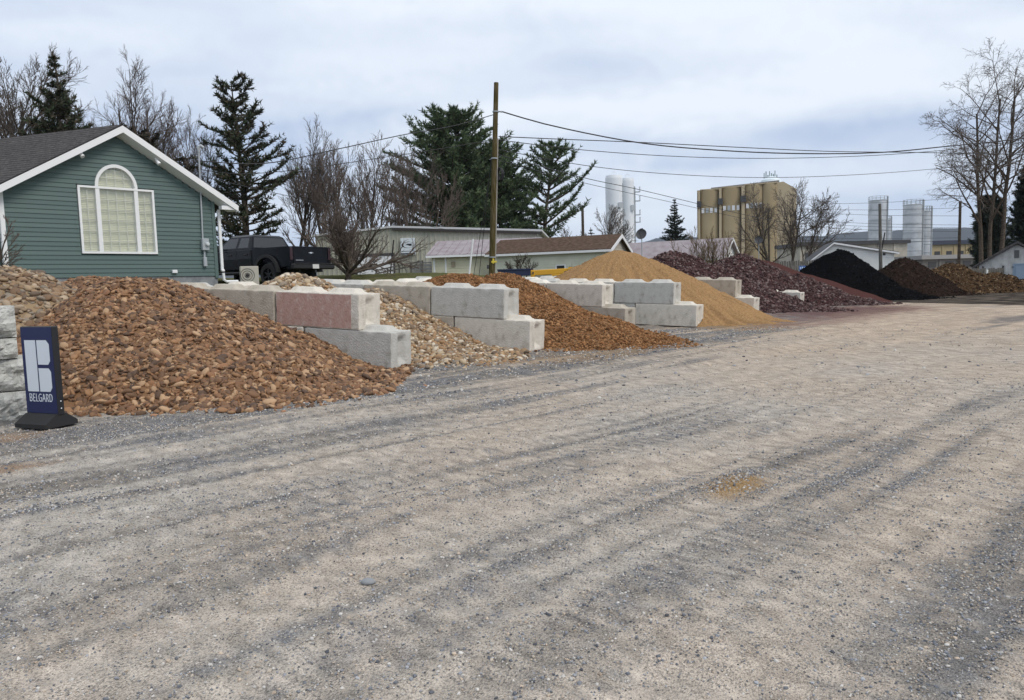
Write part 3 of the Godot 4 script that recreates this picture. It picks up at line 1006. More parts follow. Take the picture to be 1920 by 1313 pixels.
func make_piles() -> void:
	var brown := [[0.192, 0.100, 0.046], [0.238, 0.126, 0.058], [0.141, 0.072, 0.034], [0.301, 0.172, 0.086], [0.206, 0.100, 0.046], [0.082, 0.045, 0.025], [0.347, 0.222, 0.125], [0.159, 0.084, 0.041], [0.110, 0.059, 0.030]]
	var tan := [[0.331, 0.230, 0.128], [0.405, 0.315, 0.207], [0.230, 0.149, 0.079], [0.267, 0.211, 0.154], [0.166, 0.113, 0.070], [0.515, 0.441, 0.343], [0.304, 0.180, 0.088], [0.202, 0.126, 0.070]]
	var mixed := [[0.232, 0.147, 0.082], [0.284, 0.202, 0.123], [0.163, 0.097, 0.052], [0.215, 0.176, 0.131], [0.129, 0.088, 0.057], [0.327, 0.252, 0.172]]
	var chips := [[0.250, 0.125, 0.056], [0.190, 0.093, 0.043], [0.320, 0.176, 0.085], [0.130, 0.067, 0.032], [0.240, 0.138, 0.071]]
	var reds := [[0.095, 0.060, 0.057], [0.133, 0.083, 0.078], [0.071, 0.046, 0.046], [0.180, 0.138, 0.129], [0.057, 0.034, 0.034]]
	make_pile({"called": "river_rock_pile", "label": "large pile of reddish brown river rock behind the blue sign", "category": "rock pile", "mat": M.core_brown, "step": 0.1, "rough": 0.11, "freq": 0.9,
		"heaps": [[-5.9, -12.0, 1.64, 3.1], [-7.28, -13.74, 1.86, 4.27], [-3.85, -10.9, 0.54, 1.75], [-4.52, -10.61, 0.74, 1.66], [-4.98, -13.04, 0.95, 2.46]], "cap": 1.45, "clip": [[0, 1], [1, -1]],
		"stones": {"seed": 101, "size": 0.051, "flat": 0.38, "per_m2": 800.0, "tilt": 0.6, "tints": brown, "own": 300}})
	make_pile({"called": "pebble_pile", "label": "mixed tan and grey pebble pile against the green house, beyond the brown rock", "category": "rock pile", "mat": M.core_tan, "step": 0.12, "rough": 0.08, "freq": 0.9,
		"heaps": [[-8.15, -12.1, 1.86, 3.1], [-9.3, -12.9, 1.7, 2.6]], "clip": [[0, 1], [1, -1]],
		"stones": {"seed": 131, "size": 0.06, "flat": 0.45, "per_m2": 330.0, "tilt": 0.42, "tints": mixed}})
	make_pile({"called": "pebble_pile", "label": "pile of tan and cream river pebbles beside the pink-faced block", "category": "rock pile", "mat": M.core_tan, "step": 0.1, "rough": 0.07, "freq": 1.0,
		"heaps": [[-4.5, -15.7, 1.66, 3.0], [-3.03, -16.6, 1.27, 2.71], [-1.27, -15.05, 0.18, 1.1]], "clip": [[1, 1], [2, -1]],
		"stones": {"seed": 161, "size": 0.052, "flat": 0.5, "per_m2": 700.0, "tilt": 0.4, "tints": tan, "own": 300}})
	make_pile({"called": "stone_chip_pile", "label": "long pile of small orange brown stone chips spilling past the grey blocks", "category": "rock pile", "mat": M.core_brown, "step": 0.1, "rough": 0.07, "freq": 0.8,
		"heaps": [[-1.4, -19.6, 1.68, 4.05], [0.77, -18.07, 0.94, 2.48], [-0.19, -20.95, 1.66, 2.93], [1.69, -16.8, 0.38, 1.69]], "cap": 1.5, "clip": [[2, 1], [3, -1]],
		"stones": {"seed": 191, "size": 0.034, "flat": 0.55, "per_m2": 900.0, "tilt": 0.5, "tints": chips, "angular": true}})
	make_pile({"called": "sand_pile", "label": "tall pile of tan sand scored with runnels behind the grey blocks", "category": "sand pile", "mat": M.sand, "step": 0.06, "rough": 0.05, "freq": 1.6, "round": 0.5, "toe": 0.4,
		"heaps": [[3.7, -25.4, 2.36, 4.5], [5.75, -23.6, 0.72, 1.95], [5.11, -27.2, 1.95, 2.6], [6.4, -22.6, 0.17, 1.2]], "clip": [[4, 1], [5, -1]], "runnels": true})
	make_pile({"called": "red_rock_pile", "label": "pile of dark red crushed rock behind the sand pile", "category": "rock pile", "mat": M.core_red, "step": 0.15, "rough": 0.14, "freq": 0.7, "group": "dark red rock piles",
		"heaps": [[7.2, -33.0, 2.5, 5.4], [9.5, -30.5, 0.78, 2.2], [5.6, -33.6, 2.0, 4.0], [10.4, -29.6, 0.28, 1.5]], "clip": [[5, 1]], "back": 30.0,
		"stones": {"seed": 221, "size": 0.062, "flat": 0.6, "per_m2": 170.0, "tilt": 0.6, "tints": reds, "angular": true}})
	make_pile({"called": "red_rock_pile", "label": "pile of dark red crushed rock by the half-buried grey block", "category": "rock pile", "mat": M.core_red, "step": 0.15, "rough": 0.12, "freq": 0.7, "group": "dark red rock piles",
		"heaps": [[11.3, -37.0, 2.45, 4.7], [13.5, -35.6, 1.35, 2.9], [14.8, -33.6, 0.35, 1.6]], "clip": [], "back": 30.0,
		"stones": {"seed": 251, "size": 0.062, "flat": 0.6, "per_m2": 170.0, "tilt": 0.6, "tints": reds, "angular": true}})
	make_pile({"called": "red_gravel_pile", "label": "smooth pile of fine dull red gravel between red rock and black mulch", "category": "gravel pile", "mat": M.fine_red, "step": 0.15, "rough": 0.05, "freq": 0.6,
		"heaps": [[13.2, -39.2, 2.2, 4.8], [14.6, -37.2, 1.4, 3.6]], "clip": [], "back": 12.0})
	make_pile({"called": "black_mulch_pile", "label": "steep pile of jet black mulch in front of the white garage", "category": "mulch pile", "mat": M.black_mulch, "step": 0.12, "rough": 0.11, "freq": 1.1, "round": 0.25, "toe": 0.5,
		"heaps": [[18.55, -42.0, 2.72, 3.5], [18.0, -42.4, 2.5, 3.3], [18.9, -39.4, 1.0, 3.0]], "clip": [], "back": 12.0,
		"stones": {"seed": 281, "size": 0.05, "flat": 0.35, "per_m2": 90.0, "tilt": 0.7, "tints": [[0.01, 0.01, 0.011], [0.016, 0.016, 0.017], [0.006, 0.006, 0.006]], "angular": true}})
	make_pile({"called": "brown_mulch_pile", "label": "pile of dark brown mulch beside the black mulch pile", "category": "mulch pile", "mat": M.dark_mulch, "step": 0.12, "rough": 0.13, "freq": 1.1, "round": 0.3, "toe": 0.5,
		"heaps": [[23.5, -44.8, 2.2, 3.2], [23.2, -43.2, 1.1, 2.8]], "clip": [], "back": 14.0,
		"stones": {"seed": 301, "size": 0.06, "flat": 0.35, "per_m2": 90.0, "tilt": 0.7, "tints": [[0.03, 0.02, 0.016], [0.05, 0.035, 0.027], [0.018, 0.012, 0.01]], "angular": true}})
	make_pile({"called": "tan_mulch_pile", "label": "low pile of shredded golden brown mulch before the white shed", "category": "mulch pile", "mat": M.tan_mulch, "step": 0.12, "rough": 0.22, "freq": 1.0, "round": 0.6,
		"heaps": [[27.6, -46.8, 1.72, 3.0], [29.6, -46.2, 1.15, 2.8], [26.3, -46.6, 1.35, 2.2]], "clip": [], "back": 14.0,
		"stones": {"seed": 331, "size": 0.075, "flat": 0.3, "per_m2": 120.0, "tilt": 0.7, "tints": [[0.065, 0.040, 0.024], [0.105, 0.068, 0.039], [0.035, 0.022, 0.014], [0.17, 0.118, 0.07]], "angular": true}})

# ---------------------------------------------------------------- the green house
func make_house() -> void:
	var h := thing("green_house", "dark green clapboard house with white trim and arched window", "house", Vector3(-8.541, 1.4, -22.0), deg_to_rad(48.0))
	var wl := 5.33
	var mid := -2.665
	var roof := func(x: float) -> float: return 4.20 - 0.61 * absf(x - mid)
	# body behind the boards
	var body := MB.new()
	var skew := Transform3D(Basis(Vector3.RIGHT, Vector3.UP, Vector3(0.449, 0, 1)), Vector3.ZERO)
	body.prism(PackedVector2Array([Vector2(-wl, 0.3), Vector2(0, 0.3), Vector2(0, 2.55), Vector2(mid, 4.17), Vector2(-wl, 2.55)]), -9.0, -0.35, skew)
	body.bx(-wl, mid - 0.98, 0.3, 2.55, -0.35, -0.03)
	body.bx(mid + 0.98, 0, 0.3, 2.55, -0.35, -0.03)
	body.bx(mid - 0.98, mid + 0.98, 0.3, 1.02, -0.35, -0.03)
	var wall := part("wall", body, M.siding[1], h)
	# side boards of the long walls
	var found := MB.new()
	found.bx(-wl + 0.02, -0.02, -0.3, 0.42, -0.4, -0.012)
	found.prism(PackedVector2Array([Vector2(-wl + 0.03, -0.3), Vector2(-0.03, -0.3), Vector2(-0.03, 0.29), Vector2(-wl + 0.03, 0.29)]), -8.98, -0.4, skew)
	part("foundation", found, tmat(ntex(64, 0.02, [[0.0, 0.18, 0.19, 0.20], [1.0, 0.30, 0.31, 0.32]], FastNoiseLite.TYPE_SIMPLEX_SMOOTH, 256, 4), 0.8), h)
	# clapboards, cut round the window
	var course := 0.113
	var k := 0
	var y := 0.42
	while y < 4.12:
		var y1 := minf(y + course, 4.15)
		var half := minf(2.665 - 0.085, (4.17 - y1) / 0.61 + 0.05)
		if half > 0.03:
			var spans := [[mid - half, mid + half]]
			var cut := 0.0
			if y1 > 1.0 and y < 2.79:
				cut = 0.965
			if y >= 2.72 and y < 3.40:
				var d := y + 0.056 - 2.76
				cut = maxf(cut if y < 2.75 else 0.0, 0.50 * sqrt(maxf(0.0, 1.0 - d * d / 0.314)))
			if cut > 0.05 and cut < half:
				spans = [[mid - half, mid - cut], [mid + cut, mid + half]]
			for s in spans:
				var b := MB.new()
				var x0: float = s[0]
				var x1: float = s[1]
				var zb := 0.020
				var zt := 0.003
				var r0 := 0.0
				b.quad(Vector3(x0, y, zb), Vector3(x1, y, zb), Vector3(x1, y1 + 0.004, zt), Vector3(x0, y1 + 0.004, zt))
				b.quad(Vector3(x0, y, -0.04), Vector3(x1, y, -0.04), Vector3(x1, y, zb), Vector3(x0, y, zb))
				b.quad(Vector3(x1, y, zb), Vector3(x1, y, -0.04), Vector3(x1, y1, -0.04), Vector3(x1, y1, zt))
				b.quad(Vector3(x0, y, -0.04), Vector3(x0, y, zb), Vector3(x0, y1, zt), Vector3(x0, y1, -0.04))
				b.quad(Vector3(x1, y, -0.04), Vector3(x0, y, -0.04), Vector3(x0, y1, -0.04), Vector3(x1, y1, -0.04))
				b.quad(Vector3(x0, y1 + 0.004, zt), Vector3(x1, y1 + 0.004, zt), Vector3(x1, y1, -0.04), Vector3(x0, y1, -0.04))
				part("siding_board", b, M.siding[k % 3], wall)
		y += course
		k += 1
	# gable sheathing between the boards and the roof
	var gable := MB.new()
	gable.prism(PackedVector2Array([Vector2(-wl + 0.02, 2.52), Vector2(mid - 0.98, 2.52), Vector2(mid - 0.98, 2.74), Vector2(mid - 0.5, 2.74), Vector2(mid - 0.45, 3.02), Vector2(mid - 0.3, 3.22), Vector2(mid, 3.33), Vector2(mid + 0.3, 3.22), Vector2(mid + 0.45, 3.02), Vector2(mid + 0.5, 2.74), Vector2(mid + 0.98, 2.74), Vector2(mid + 0.98, 2.52), Vector2(-0.02, 2.52), Vector2(mid, 4.165)]), -0.35, -0.042)
	part("gable", gable, M.siding[1], wall)
	for sx in [[-wl, -wl + 0.085, M.trim], [-0.085, 0.0, M.siding[2]]]:
		var cb := MB.new()
		cb.bx(sx[0] - 0.012, sx[1], 0.36, 2.56, -0.09, 0.03)
		part("corner_board", cb, sx[2], h)
	# roof: two slabs, rake boards and soffits
	var over := 0.42
	var front := 0.34
	var rr := MB.new()
	for sg in [-1.0, 1.0]:
		var e := 2.665 + over
		var lo := Vector2(mid + sg * e, 4.20 - 0.61 * e)
		var top := Vector2(mid, 4.20)
		var q := PackedVector2Array([lo, top, top + Vector2(0, 0.16), lo + Vector2(0, 0.16)])
		rr.prism(q, -9.3, front - 0.03, skew)
	var rf := part("roof", rr, M.shingle, h)
	# courses of shingles on the slope that shows
	for i in 26:
		var d0 := i * 0.128
		var sb := MB.new()
		var x0 := mid - (2.665 + over) + d0 - 0.015
		var x1 := x0 + 0.135
		var f0 := 4.20 + 0.16 - 0.61 * (mid - x0)
		var f1 := 4.20 + 0.16 - 0.61 * (mid - minf(x1, mid))
		var back := -9.32 * 0.449
		var fr0 := (front + 0.01) * 0.449
		sb.quad(Vector3(x0 + back, f0 + 0.016, -9.32), Vector3(x0 + fr0, f0 + 0.016, front + 0.01), Vector3(minf(x1, mid) + fr0, f1 + 0.004, front + 0.01), Vector3(minf(x1, mid) + back, f1 + 0.004, -9.32))
		sb.quad(Vector3(x0 + back, f0, -9.32), Vector3(x0 + fr0, f0, front + 0.01), Vector3(x0 + fr0, f0 + 0.016, front + 0.01), Vector3(x0 + back, f0 + 0.016, -9.32))
		if x0 < mid - 0.02:
			part("shingle_course", sb, M.shingle, rf)
	for sg in [-1.0, 1.0]:
		var e := 2.665 + over
		var rk := MB.new()
		var lo := Vector2(mid + sg * e, 4.20 - 0.61 * e)
		rk.prism(PackedVector2Array([lo + Vector2(0, -0.04), Vector2(mid, 4.20 - 0.04), Vector2(mid, 4.20 + 0.135), lo + Vector2(0, 0.135)]), front - 0.025, front, Transform3D(Basis.IDENTITY, Vector3(front * 0.449, 0, 0)))
		part("rake_board", rk, M.trim, rf)
		var sf := MB.new()
		sf.prism(PackedVector2Array([lo + Vector2(0, -0.035), Vector2(mid, 4.165), Vector2(mid, 4.185), lo + Vector2(0, -0.015)]), -0.02, front - 0.026, skew)
		part("soffit", sf, M.trim, rf)
	# gutter and downspout on the far corner
	var gt := MB.new()
	gt.prism(PackedVector2Array([Vector2(0.40, 2.33), Vector2(0.52, 2.33), Vector2(0.56, 2.45), Vector2(0.38, 2.45)]), -9.2, 0.22, skew)
	gt.bx(0.08, 0.50, 2.32, 2.43, 0.12, 0.30)
	part("gutter", gt, M.trim, h)
	var dsp := MB.new()
	dsp.cham(Vector3(0.13, 1.45, 0.0), Vector3(0.085, 1.78, 0.065), 0.012)
	dsp.cham(Vector3(0.135, 0.57, 0.02), Vector3(0.1, 0.06, 0.09), 0.012)
	part("downspout", dsp, M.trim, h)
	var pipe := MB.new()
	pipe.tube(PackedVector3Array([Vector3(0.14, 0.5, 0.03), Vector3(0.15, 0.30, 0.03), Vector3(0.22, 0.24, 0.05), Vector3(0.55, 0.24, 0.1)]), PackedFloat32Array([0.045, 0.045, 0.045, 0.045]), 8, true)
	part("drain_pipe", pipe, M.trim, h)
	# window: four lights with glazing bars and closed blinds
	make_window(h, mid)
	# meter and conduit
	var cd := MB.new()
	cd.rod(Vector3(-0.43, 1.48, 0.06), Vector3(-0.38, 3.98, 0.06), 0.025)
	cd.rod(Vector3(-0.41, 0.95, 0.06), Vector3(-0.40, 1.16, 0.06), 0.03)
	var conduit := part("conduit", cd, M.pvc_grey, h)
	var cap := MB.new()
	cap.tube(PackedVector3Array([Vector3(-0.38, 3.92, 0.06), Vector3(-0.38, 4.06, 0.06), Vector3(-0.33, 4.10, 0.10), Vector3(-0.27, 4.04, 0.14)]), PackedFloat32Array([0.035, 0.05, 0.05, 0.04]), 8, true)
	part("weather_head", cap, M.pvc_grey, conduit)
	var mt := MB.new()
	mt.cham(Vector3(-0.385, 1.315, 0.085), Vector3(0.2, 0.34, 0.13), 0.012)
	var meter := part("meter_box", mt, M.pvc_grey, h)
	var dial := MB.new()
	dial.lathe(PackedVector2Array([Vector2(0.0, 0.075), Vector2(0.04, 0.07), Vector2(0.058, 0.05), Vector2(0.062, 0.0)]), 16, Vector3(-0.35, 1.32, 0.15), Basis(Vector3.RIGHT, PI / 2))
	part("meter_dial", dial, mat(0.55, 0.58, 0.6, 0.2), meter)
	var jb := MB.new()
	jb.cham(Vector3(-0.41, 0.82, 0.07), Vector3(0.1, 0.27, 0.09), 0.012)
	part("junction_box", jb, M.pvc_grey, h)
	# floodlights under the eaves, dryer vent
	for lx in [-3.56, -1.66]:
		var fl := MB.new()
		fl.tube(PackedVector3Array([Vector3(lx, 3.60, 0.16), Vector3(lx + 0.03, 3.52, 0.22), Vector3(lx + 0.055, 3.44, 0.27)]), PackedFloat32Array([0.025, 0.045, 0.055]), 10, true)
		part("floodlight", fl, M.trim, h)
	var vt := MB.new()
	vt.cham(Vector3(-1.29, 0.55, 0.05), Vector3(0.14, 0.09, 0.07), 0.01)
	part("dryer_vent", vt, M.trim, h)
	# outdoor heat-pump unit standing by the corner
	var ac := thing("condenser_unit", "beige outdoor condenser unit with round fan beside the green house", "condenser unit", Vector3(-7.55, 1.42, -21.75), deg_to_rad(24.0))
	var cs := MB.new()
	cs.cham(Vector3(0, 0.36, 0), Vector3(0.5, 0.56, 0.3), 0.015)
	part("casing", cs, mat(0.42, 0.40, 0.34, 0.6), ac)
	for fx in [-0.17, 0.17]:
		var ft := MB.new()
		ft.bx(fx - 0.05, fx + 0.05, -0.02, 0.08, -0.15, 0.15)
		part("foot", ft, M.dark, ac)
	var gr := MB.new()
	for ring in [0.19, 0.13, 0.07]:
		var pp := PackedVector3Array()
		var pr := PackedFloat32Array()
		for i in 25:
			pp.append(Vector3(-0.06 + ring * cos(TAU * i / 24.0), 0.38 + ring * sin(TAU * i / 24.0), 0.155))
			pr.append(0.008)
		gr.tube(pp, pr, 5)
	part("fan_grille", gr, M.steel_dark, ac)
	var hub := MB.new()
	hub.lathe(PackedVector2Array([Vector2(0.0, 0.02), Vector2(0.045, 0.015), Vector2(0.05, 0.0)]), 14, Vector3(-0.06, 0.38, 0.152), Basis(Vector3.RIGHT, PI / 2))
	part("fan_hub", hub, M.dark, ac)
	var lou := MB.new()
	for i in 4:
		lou.bx(0.251, 0.256, 0.36 + i * 0.06, 0.40 + i * 0.06, -0.1, 0.1)
	part("side_louvre", lou, M.dark, ac)

func make_window(h: Node3D, mid: float) -> void:
	var w := empty("arched_window", h)
	var fr := MB.new()
	var x0 := mid - 0.95
	var x1 := mid + 0.95
	var z0 := -0.12
	var z1 := 0.055
	var t := 0.055
	fr.bx(x0, x1, 1.03, 1.03 + t, z0, z1)
	fr.bx(x0, x0 + t, 1.03 + t, 2.76, z0, z1)
	fr.bx(x1 - t, x1, 1.03 + t, 2.76, z0, z1)
	fr.bx(x0, x1, 2.76 - t + 0.003, 2.76, z0 + 0.002, z1 + 0.003)
	for sx in [-0.48, 0.48]:
		fr.bx(mid + sx - 0.05, mid + sx + 0.05, 1.03 + t, 2.76 - t, z0, z1 - 0.004)
	# arch
	var n := 20
	for i in n:
		var a0 := PI * i / n
		var a1 := PI * (i + 1) / n
		var q := PackedVector2Array()
		for p in [[0.53, a0], [0.53, a1], [0.455, a1], [0.455, a0]]:
			q.append(Vector2(mid + p[0] * cos(p[1]), 2.76 + p[0] * 1.13 * sin(p[1])))
		fr.prism(q, z0, z1)
	part("frame", fr, M.trim, w)
	# glazing bars
	var bar := mat(0.66, 0.66, 0.55, 0.5)
	for light in [[mid - 0.895, mid - 0.53, 2, 6], [mid - 0.43, mid + 0.43, 4, 6], [mid + 0.53, mid + 0.895, 2, 6]]:
		for i in range(1, light[2]):
			var m1 := MB.new()
			var xx: float = lerpf(light[0], light[1], float(i) / light[2])
			m1.bx(xx - 0.008, xx + 0.008, 1.09, 2.70, -0.032, -0.012)
			part("muntin", m1, bar, w)
		for j in range(1, light[3]):
			var m2 := MB.new()
			var yy: float = lerpf(1.085, 2.705, float(j) / light[3])
			m2.bx(light[0], light[1], yy - 0.008, yy + 0.008, -0.034, -0.010)
			part("muntin", m2, bar, w)
		var pane := MB.new()
		pane.bx(light[0], light[1], 1.085, 2.705, -0.004, 0.001)
		part("pane", pane, M.glass, w)
		# venetian blind
		var bl := MB.new()
		var yv := 1.10
		while yv < 2.70:
			bl.quad(Vector3(light[0], yv, -0.075), Vector3(light[1], yv, -0.075), Vector3(light[1], yv + 0.052, -0.105), Vector3(light[0], yv + 0.052, -0.105))
			yv += 0.046
		part("blind", bl, M.blind, w)
	for i in [-1, 0, 1]:
		var m3 := MB.new()
		var xx: float = mid + i * 0.215
		m3.bx(xx - 0.008, xx + 0.008, 2.765, 2.76 + 0.455 * 1.13 * sqrt(1.0 - pow(i * 0.215 / 0.455, 2.0)), -0.032, -0.012)
		part("muntin", m3, bar, w)
	var m4 := MB.new()
	m4.bx(mid - 0.38, mid + 0.38, 3.005, 3.021, -0.034, -0.010)
	part("muntin", m4, bar, w)
	var q := PackedVector2Array()
	for i in 17:
		q.append(Vector2(mid + 0.457 * cos(PI * i / 16.0), 2.763 + 0.457 * 1.13 * sin(PI * i / 16.0)))
	var ap := MB.new()
	ap.prism(q, -0.004, 0.001)
	part("pane", ap, M.glass, w)
	var ab := MB.new()
	var yv := 2.765
	while yv < 3.22:
		var hw := 0.44 * sqrt(maxf(0.0, 1.0 - pow((yv - 2.76) / (0.457 * 1.13), 2.0)))
		ab.quad(Vector3(mid - hw, yv, -0.075), Vector3(mid + hw, yv, -0.075), Vector3(mid + hw, yv + 0.052, -0.105), Vector3(mid - hw, yv + 0.052, -0.105))
		yv += 0.046
	part("blind", ab, M.blind, w)
	var bk := MB.new()
	bk.prism(PackedVector2Array([Vector2(mid - 0.95, 1.04), Vector2(mid + 0.95, 1.04), Vector2(mid + 0.95, 2.75), Vector2(mid + 0.5, 2.76), Vector2(mid + 0.36, 3.12), Vector2(mid, 3.27), Vector2(mid - 0.36, 3.12), Vector2(mid - 0.5, 2.76), Vector2(mid - 0.95, 2.75)]), -0.20, -0.19)
	part("room_shade", bk, M.blind, w)

# ---------------------------------------------------------------- other buildings
# ridge along x; origin at the outer right corner of the long front wall (z = 0) on the ground
func gabled(h: Node3D, length: float, deep: float, wall_h: float, rise: float, wm: Material, em: Material, rm: Material, over := 0.3, lap := 0.18) -> void:
	var front := MB.new()
	# lapped courses on the front wall
	var y := 0.0
	while y < wall_h:
		var y1 := minf(y + lap, wall_h)
		front.quad(Vector3(-length, y, 0.022), Vector3(0, y, 0.022), Vector3(0, y1, 0.002), Vector3(-length, y1, 0.002))
		front.quad(Vector3(-length, y, 0.0), Vector3(0, y, 0.0), Vector3(0, y, 0.022), Vector3(-length, y, 0.022))
		y += lap
	front.bx(-length, 0, -0.6, wall_h, -deep * 0.5, 0.0)
	part("front_wall", front, wm, h)
	var end := MB.new()
	var t := Transform3D(Basis(Vector3.UP, PI / 2), Vector3.ZERO)
	# prism axes: x -> -z, z -> x
	end.prism(PackedVector2Array([Vector2(0.003, -0.6), Vector2(deep, -0.6), Vector2(deep, wall_h), Vector2(deep * 0.5, wall_h + rise), Vector2(0.003, wall_h)]), -length + 0.02, 0.003, t)
	y = 0.0
	while y < wall_h + rise - 0.1:
		var y1 := y + lap
		var a := 0.0
		if y1 > wall_h:
			a = (y1 - wall_h) / rise * deep * 0.5
		if a < deep * 0.5 - 0.05:
			end.quad(Vector3(0.026, y, -a), Vector3(0.026, y, -deep + a), Vector3(0.005, y1, -deep + a), Vector3(0.005, y1, -a))
		y += lap
	part("end_wall", end, em, h)
	var rf := MB.new()
	var sl := rise / (deep * 0.5)
	for s in 2:
		var zo := over if s == 0 else -deep - over
		var lo := wall_h - sl * over
		var q := PackedVector2Array([Vector2(-zo, lo), Vector2(deep * 0.5, wall_h + rise), Vector2(deep * 0.5, wall_h + rise + 0.12), Vector2(-zo, lo + 0.12)])
		rf.prism(q, -length - over, over, t)
	var roof := part("roof", rf, rm, h)
	for s in 2:
		var fa := MB.new()
		var zo := over if s == 0 else -deep - over
		var lo := wall_h - sl * over
		fa.prism(PackedVector2Array([Vector2(-zo, lo - 0.08), Vector2(deep * 0.5, wall_h + rise - 0.08), Vector2(deep * 0.5, wall_h + rise + 0.10), Vector2(-zo, lo + 0.10)]), over + 0.001, over + 0.03, t)
		part("rake_board", fa, M.trim, roof)
	var ev := MB.new()
	ev.bx(-length - over, over, wall_h - sl * over - 0.03, wall_h - sl * over + 0.08, over + 0.002, over + 0.07)
	part("gutter", ev, M.trim, roof)

func make_buildings() -> void:
	# metal workshop
	var sp := thing("metal_workshop", "olive grey ribbed metal workshop with white roller door beyond the bare tree", "workshop", Vector3(1.743, 1.009, -46), 0.0)
	sp.rotation.y = deg_to_rad(-6.0)
	var L := 14.0
	var wall := MB.new()
	var top := func(x: float) -> float: return 3.95 if x < -9.0 else lerpf(3.95, 3.42, (x + 9.0) / 9.0)
	wall.prism(PackedVector2Array([Vector2(-L, -1.0), Vector2(0, -1.0), Vector2(0, 3.42), Vector2(-9.0, 3.95), Vector2(-L, 3.6)]), -12.0, 0.0)
	var pan := part("wall", wall, M.shop, sp)
	var x := -L + 0.1
	while x < -0.1:
		var rb := MB.new()
		var hh: float = minf(top.call(x), lerpf(3.6, 3.95, clampf((x + L) / 5.0, 0, 1)))
		rb.prism(PackedVector2Array([Vector2(x, 0.0), Vector2(x + 0.12, 0.0), Vector2(x + 0.09, 0.035), Vector2(x + 0.03, 0.035)]), -1.0, hh - 0.02, Transform3D(Basis(Vector3.RIGHT, Vector3(0, 0, 1), Vector3(0, 1, 0)), Vector3.ZERO))
		part("wall_rib", rb, M.shop, pan)
		x += 0.3
	var rf := MB.new()
	rf.prism(PackedVector2Array([Vector2(-L - 0.2, 3.58), Vector2(-9.0, 3.97), Vector2(0.3, 3.42), Vector2(0.3, 3.54), Vector2(-9.0, 4.09), Vector2(-L - 0.2, 3.70)]), -12.2, 0.15)
	var rfo := part("roof", rf, mat(0.55, 0.56, 0.56, 0.5), sp)
	var fas := MB.new()
	fas.prism(PackedVector2Array([Vector2(-9.0, 3.80), Vector2(0.3, 3.25), Vector2(0.3, 3.42), Vector2(-9.0, 3.97)]), 0.151, 0.18)
	part("fascia", fas, mat(0.035, 0.03, 0.026, 0.7), rfo)
	var dr := MB.new()
	dr.bx(-11.35, -9.05, -0.6, 2.25, 0.0, 0.05)
	var door := part("roller_door", dr, M.white, sp)
	for i in 7:
		var g := MB.new()
		g.bx(-11.33, -9.07, 0.28 * i + 0.02, 0.28 * i + 0.26, 0.05, 0.062)
		part("door_slat", g, M.white, door)
	for i in 3:
		var lt := MB.new()
		lt.bx(-11.1 + i * 0.75, -10.72 + i * 0.75, 0.55, 0.72, 0.062, 0.068)
		part("door_light", lt, M.dark, door)
	var jm := MB.new()
	jm.bx(-11.5, -11.36, -0.6, 2.4, 0.0, 0.08)
	jm.bx(-9.04, -8.94, -0.6, 2.4, 0.0, 0.08)
	jm.bx(-11.5, -8.94, 2.26, 2.42, 0.001, 0.078)
	part("door_frame", jm, M.steel_dark, door)
	# shop sign with its swoosh and lettering
	var sg := thing("shop_sign", "white square sign with black oval swoosh on the metal workshop", "sign", sp.position + sp.basis * Vector3(-8.05, 2.26, 0.05), sp.rotation.y)
	var bd := MB.new()
	bd.cham(Vector3(0, 0.52, 0.06), Vector3(0.92, 1.04, 0.1), 0.01)
	part("board", bd, mat(0.62, 0.67, 0.70, 0.5), sg)
	var sw := MB.new()
	var n := 28
	for i in n:
		var q := PackedVector2Array()
		for p in [[i, 1.0], [i + 1, 1.0], [i + 1, 0.0], [i, 0.0]]:
			var a: float = TAU * p[0] / n
			var thick := 0.018 + 0.10 * pow(0.5 - 0.5 * cos(a), 3.0)
			var rx: float = 0.40 - thick * (1.0 - p[1])
			var ry: float = 0.19 - thick * 0.45 * (1.0 - p[1])
			q.append(Vector2(rx * cos(a), 0.62 + ry * sin(a)))
		sw.prism(q, 0.111, 0.115)
	sw.prism(PackedVector2Array([Vector2(-0.16, 0.60), Vector2(-0.02, 0.69), Vector2(0.26, 0.69), Vector2(0.24, 0.56), Vector2(0.1, 0.56), Vector2(-0.02, 0.61)]), 0.111, 0.115)
	part("swoosh", sw, mat(0.012, 0.014, 0.02, 0.5), sg)
	var st := MB.new()
	st.bx(-0.44, 0.44, 0.215, 0.25, 0.111, 0.115)
	st.bx(-0.44, 0.44, 0.03, 0.12, 0.111, 0.115)
	part("lettering_band", st, mat(0.03, 0.045, 0.075, 0.5), sg)
	var gp := thing("panel_rack", "grey rack of louvred panels leaning on the workshop wall", "rack", sp.position + sp.basis * Vector3(-7.55, 0.0, 0.25), sp.rotation.y)
	for cx in [0.0, 0.68]:
		var pf := MB.new()
		for yy in [-0.2, 1.72]:
			pf.bx(cx - 0.33, cx + 0.33, yy, yy + 0.06, 0.0, 0.06)
		for xx in [-0.33, 0.28]:
			pf.bx(cx + xx, cx + xx + 0.05, -0.14, 1.72, 0.0, 0.06)
		part("frame", pf, mat(0.14, 0.145, 0.15, 0.6), gp)
		for i in 9:
			var lv := MB.new()
			lv.box(Vector3(cx, -0.06 + i * 0.205, 0.03), Vector3(0.56, 0.15, 0.015), Basis(Vector3.RIGHT, 0.25))
			part("louvre", lv, mat(0.30, 0.305, 0.31, 0.6), gp)
	# ranch building: cream wing with metal roof, green-white wing with brown roof
	var a1 := thing("cream_outbuilding", "cream sided outbuilding with pinkish grey metal roof behind the tall pole", "outbuilding", Vector3(1.248, 1.119, -40.5), deg_to_rad(-9.0))
	gabled(a1, 5.6, 4.6, 1.85, 0.80, M.cream, M.cream, M.pink_roof, 0.25, 0.14)
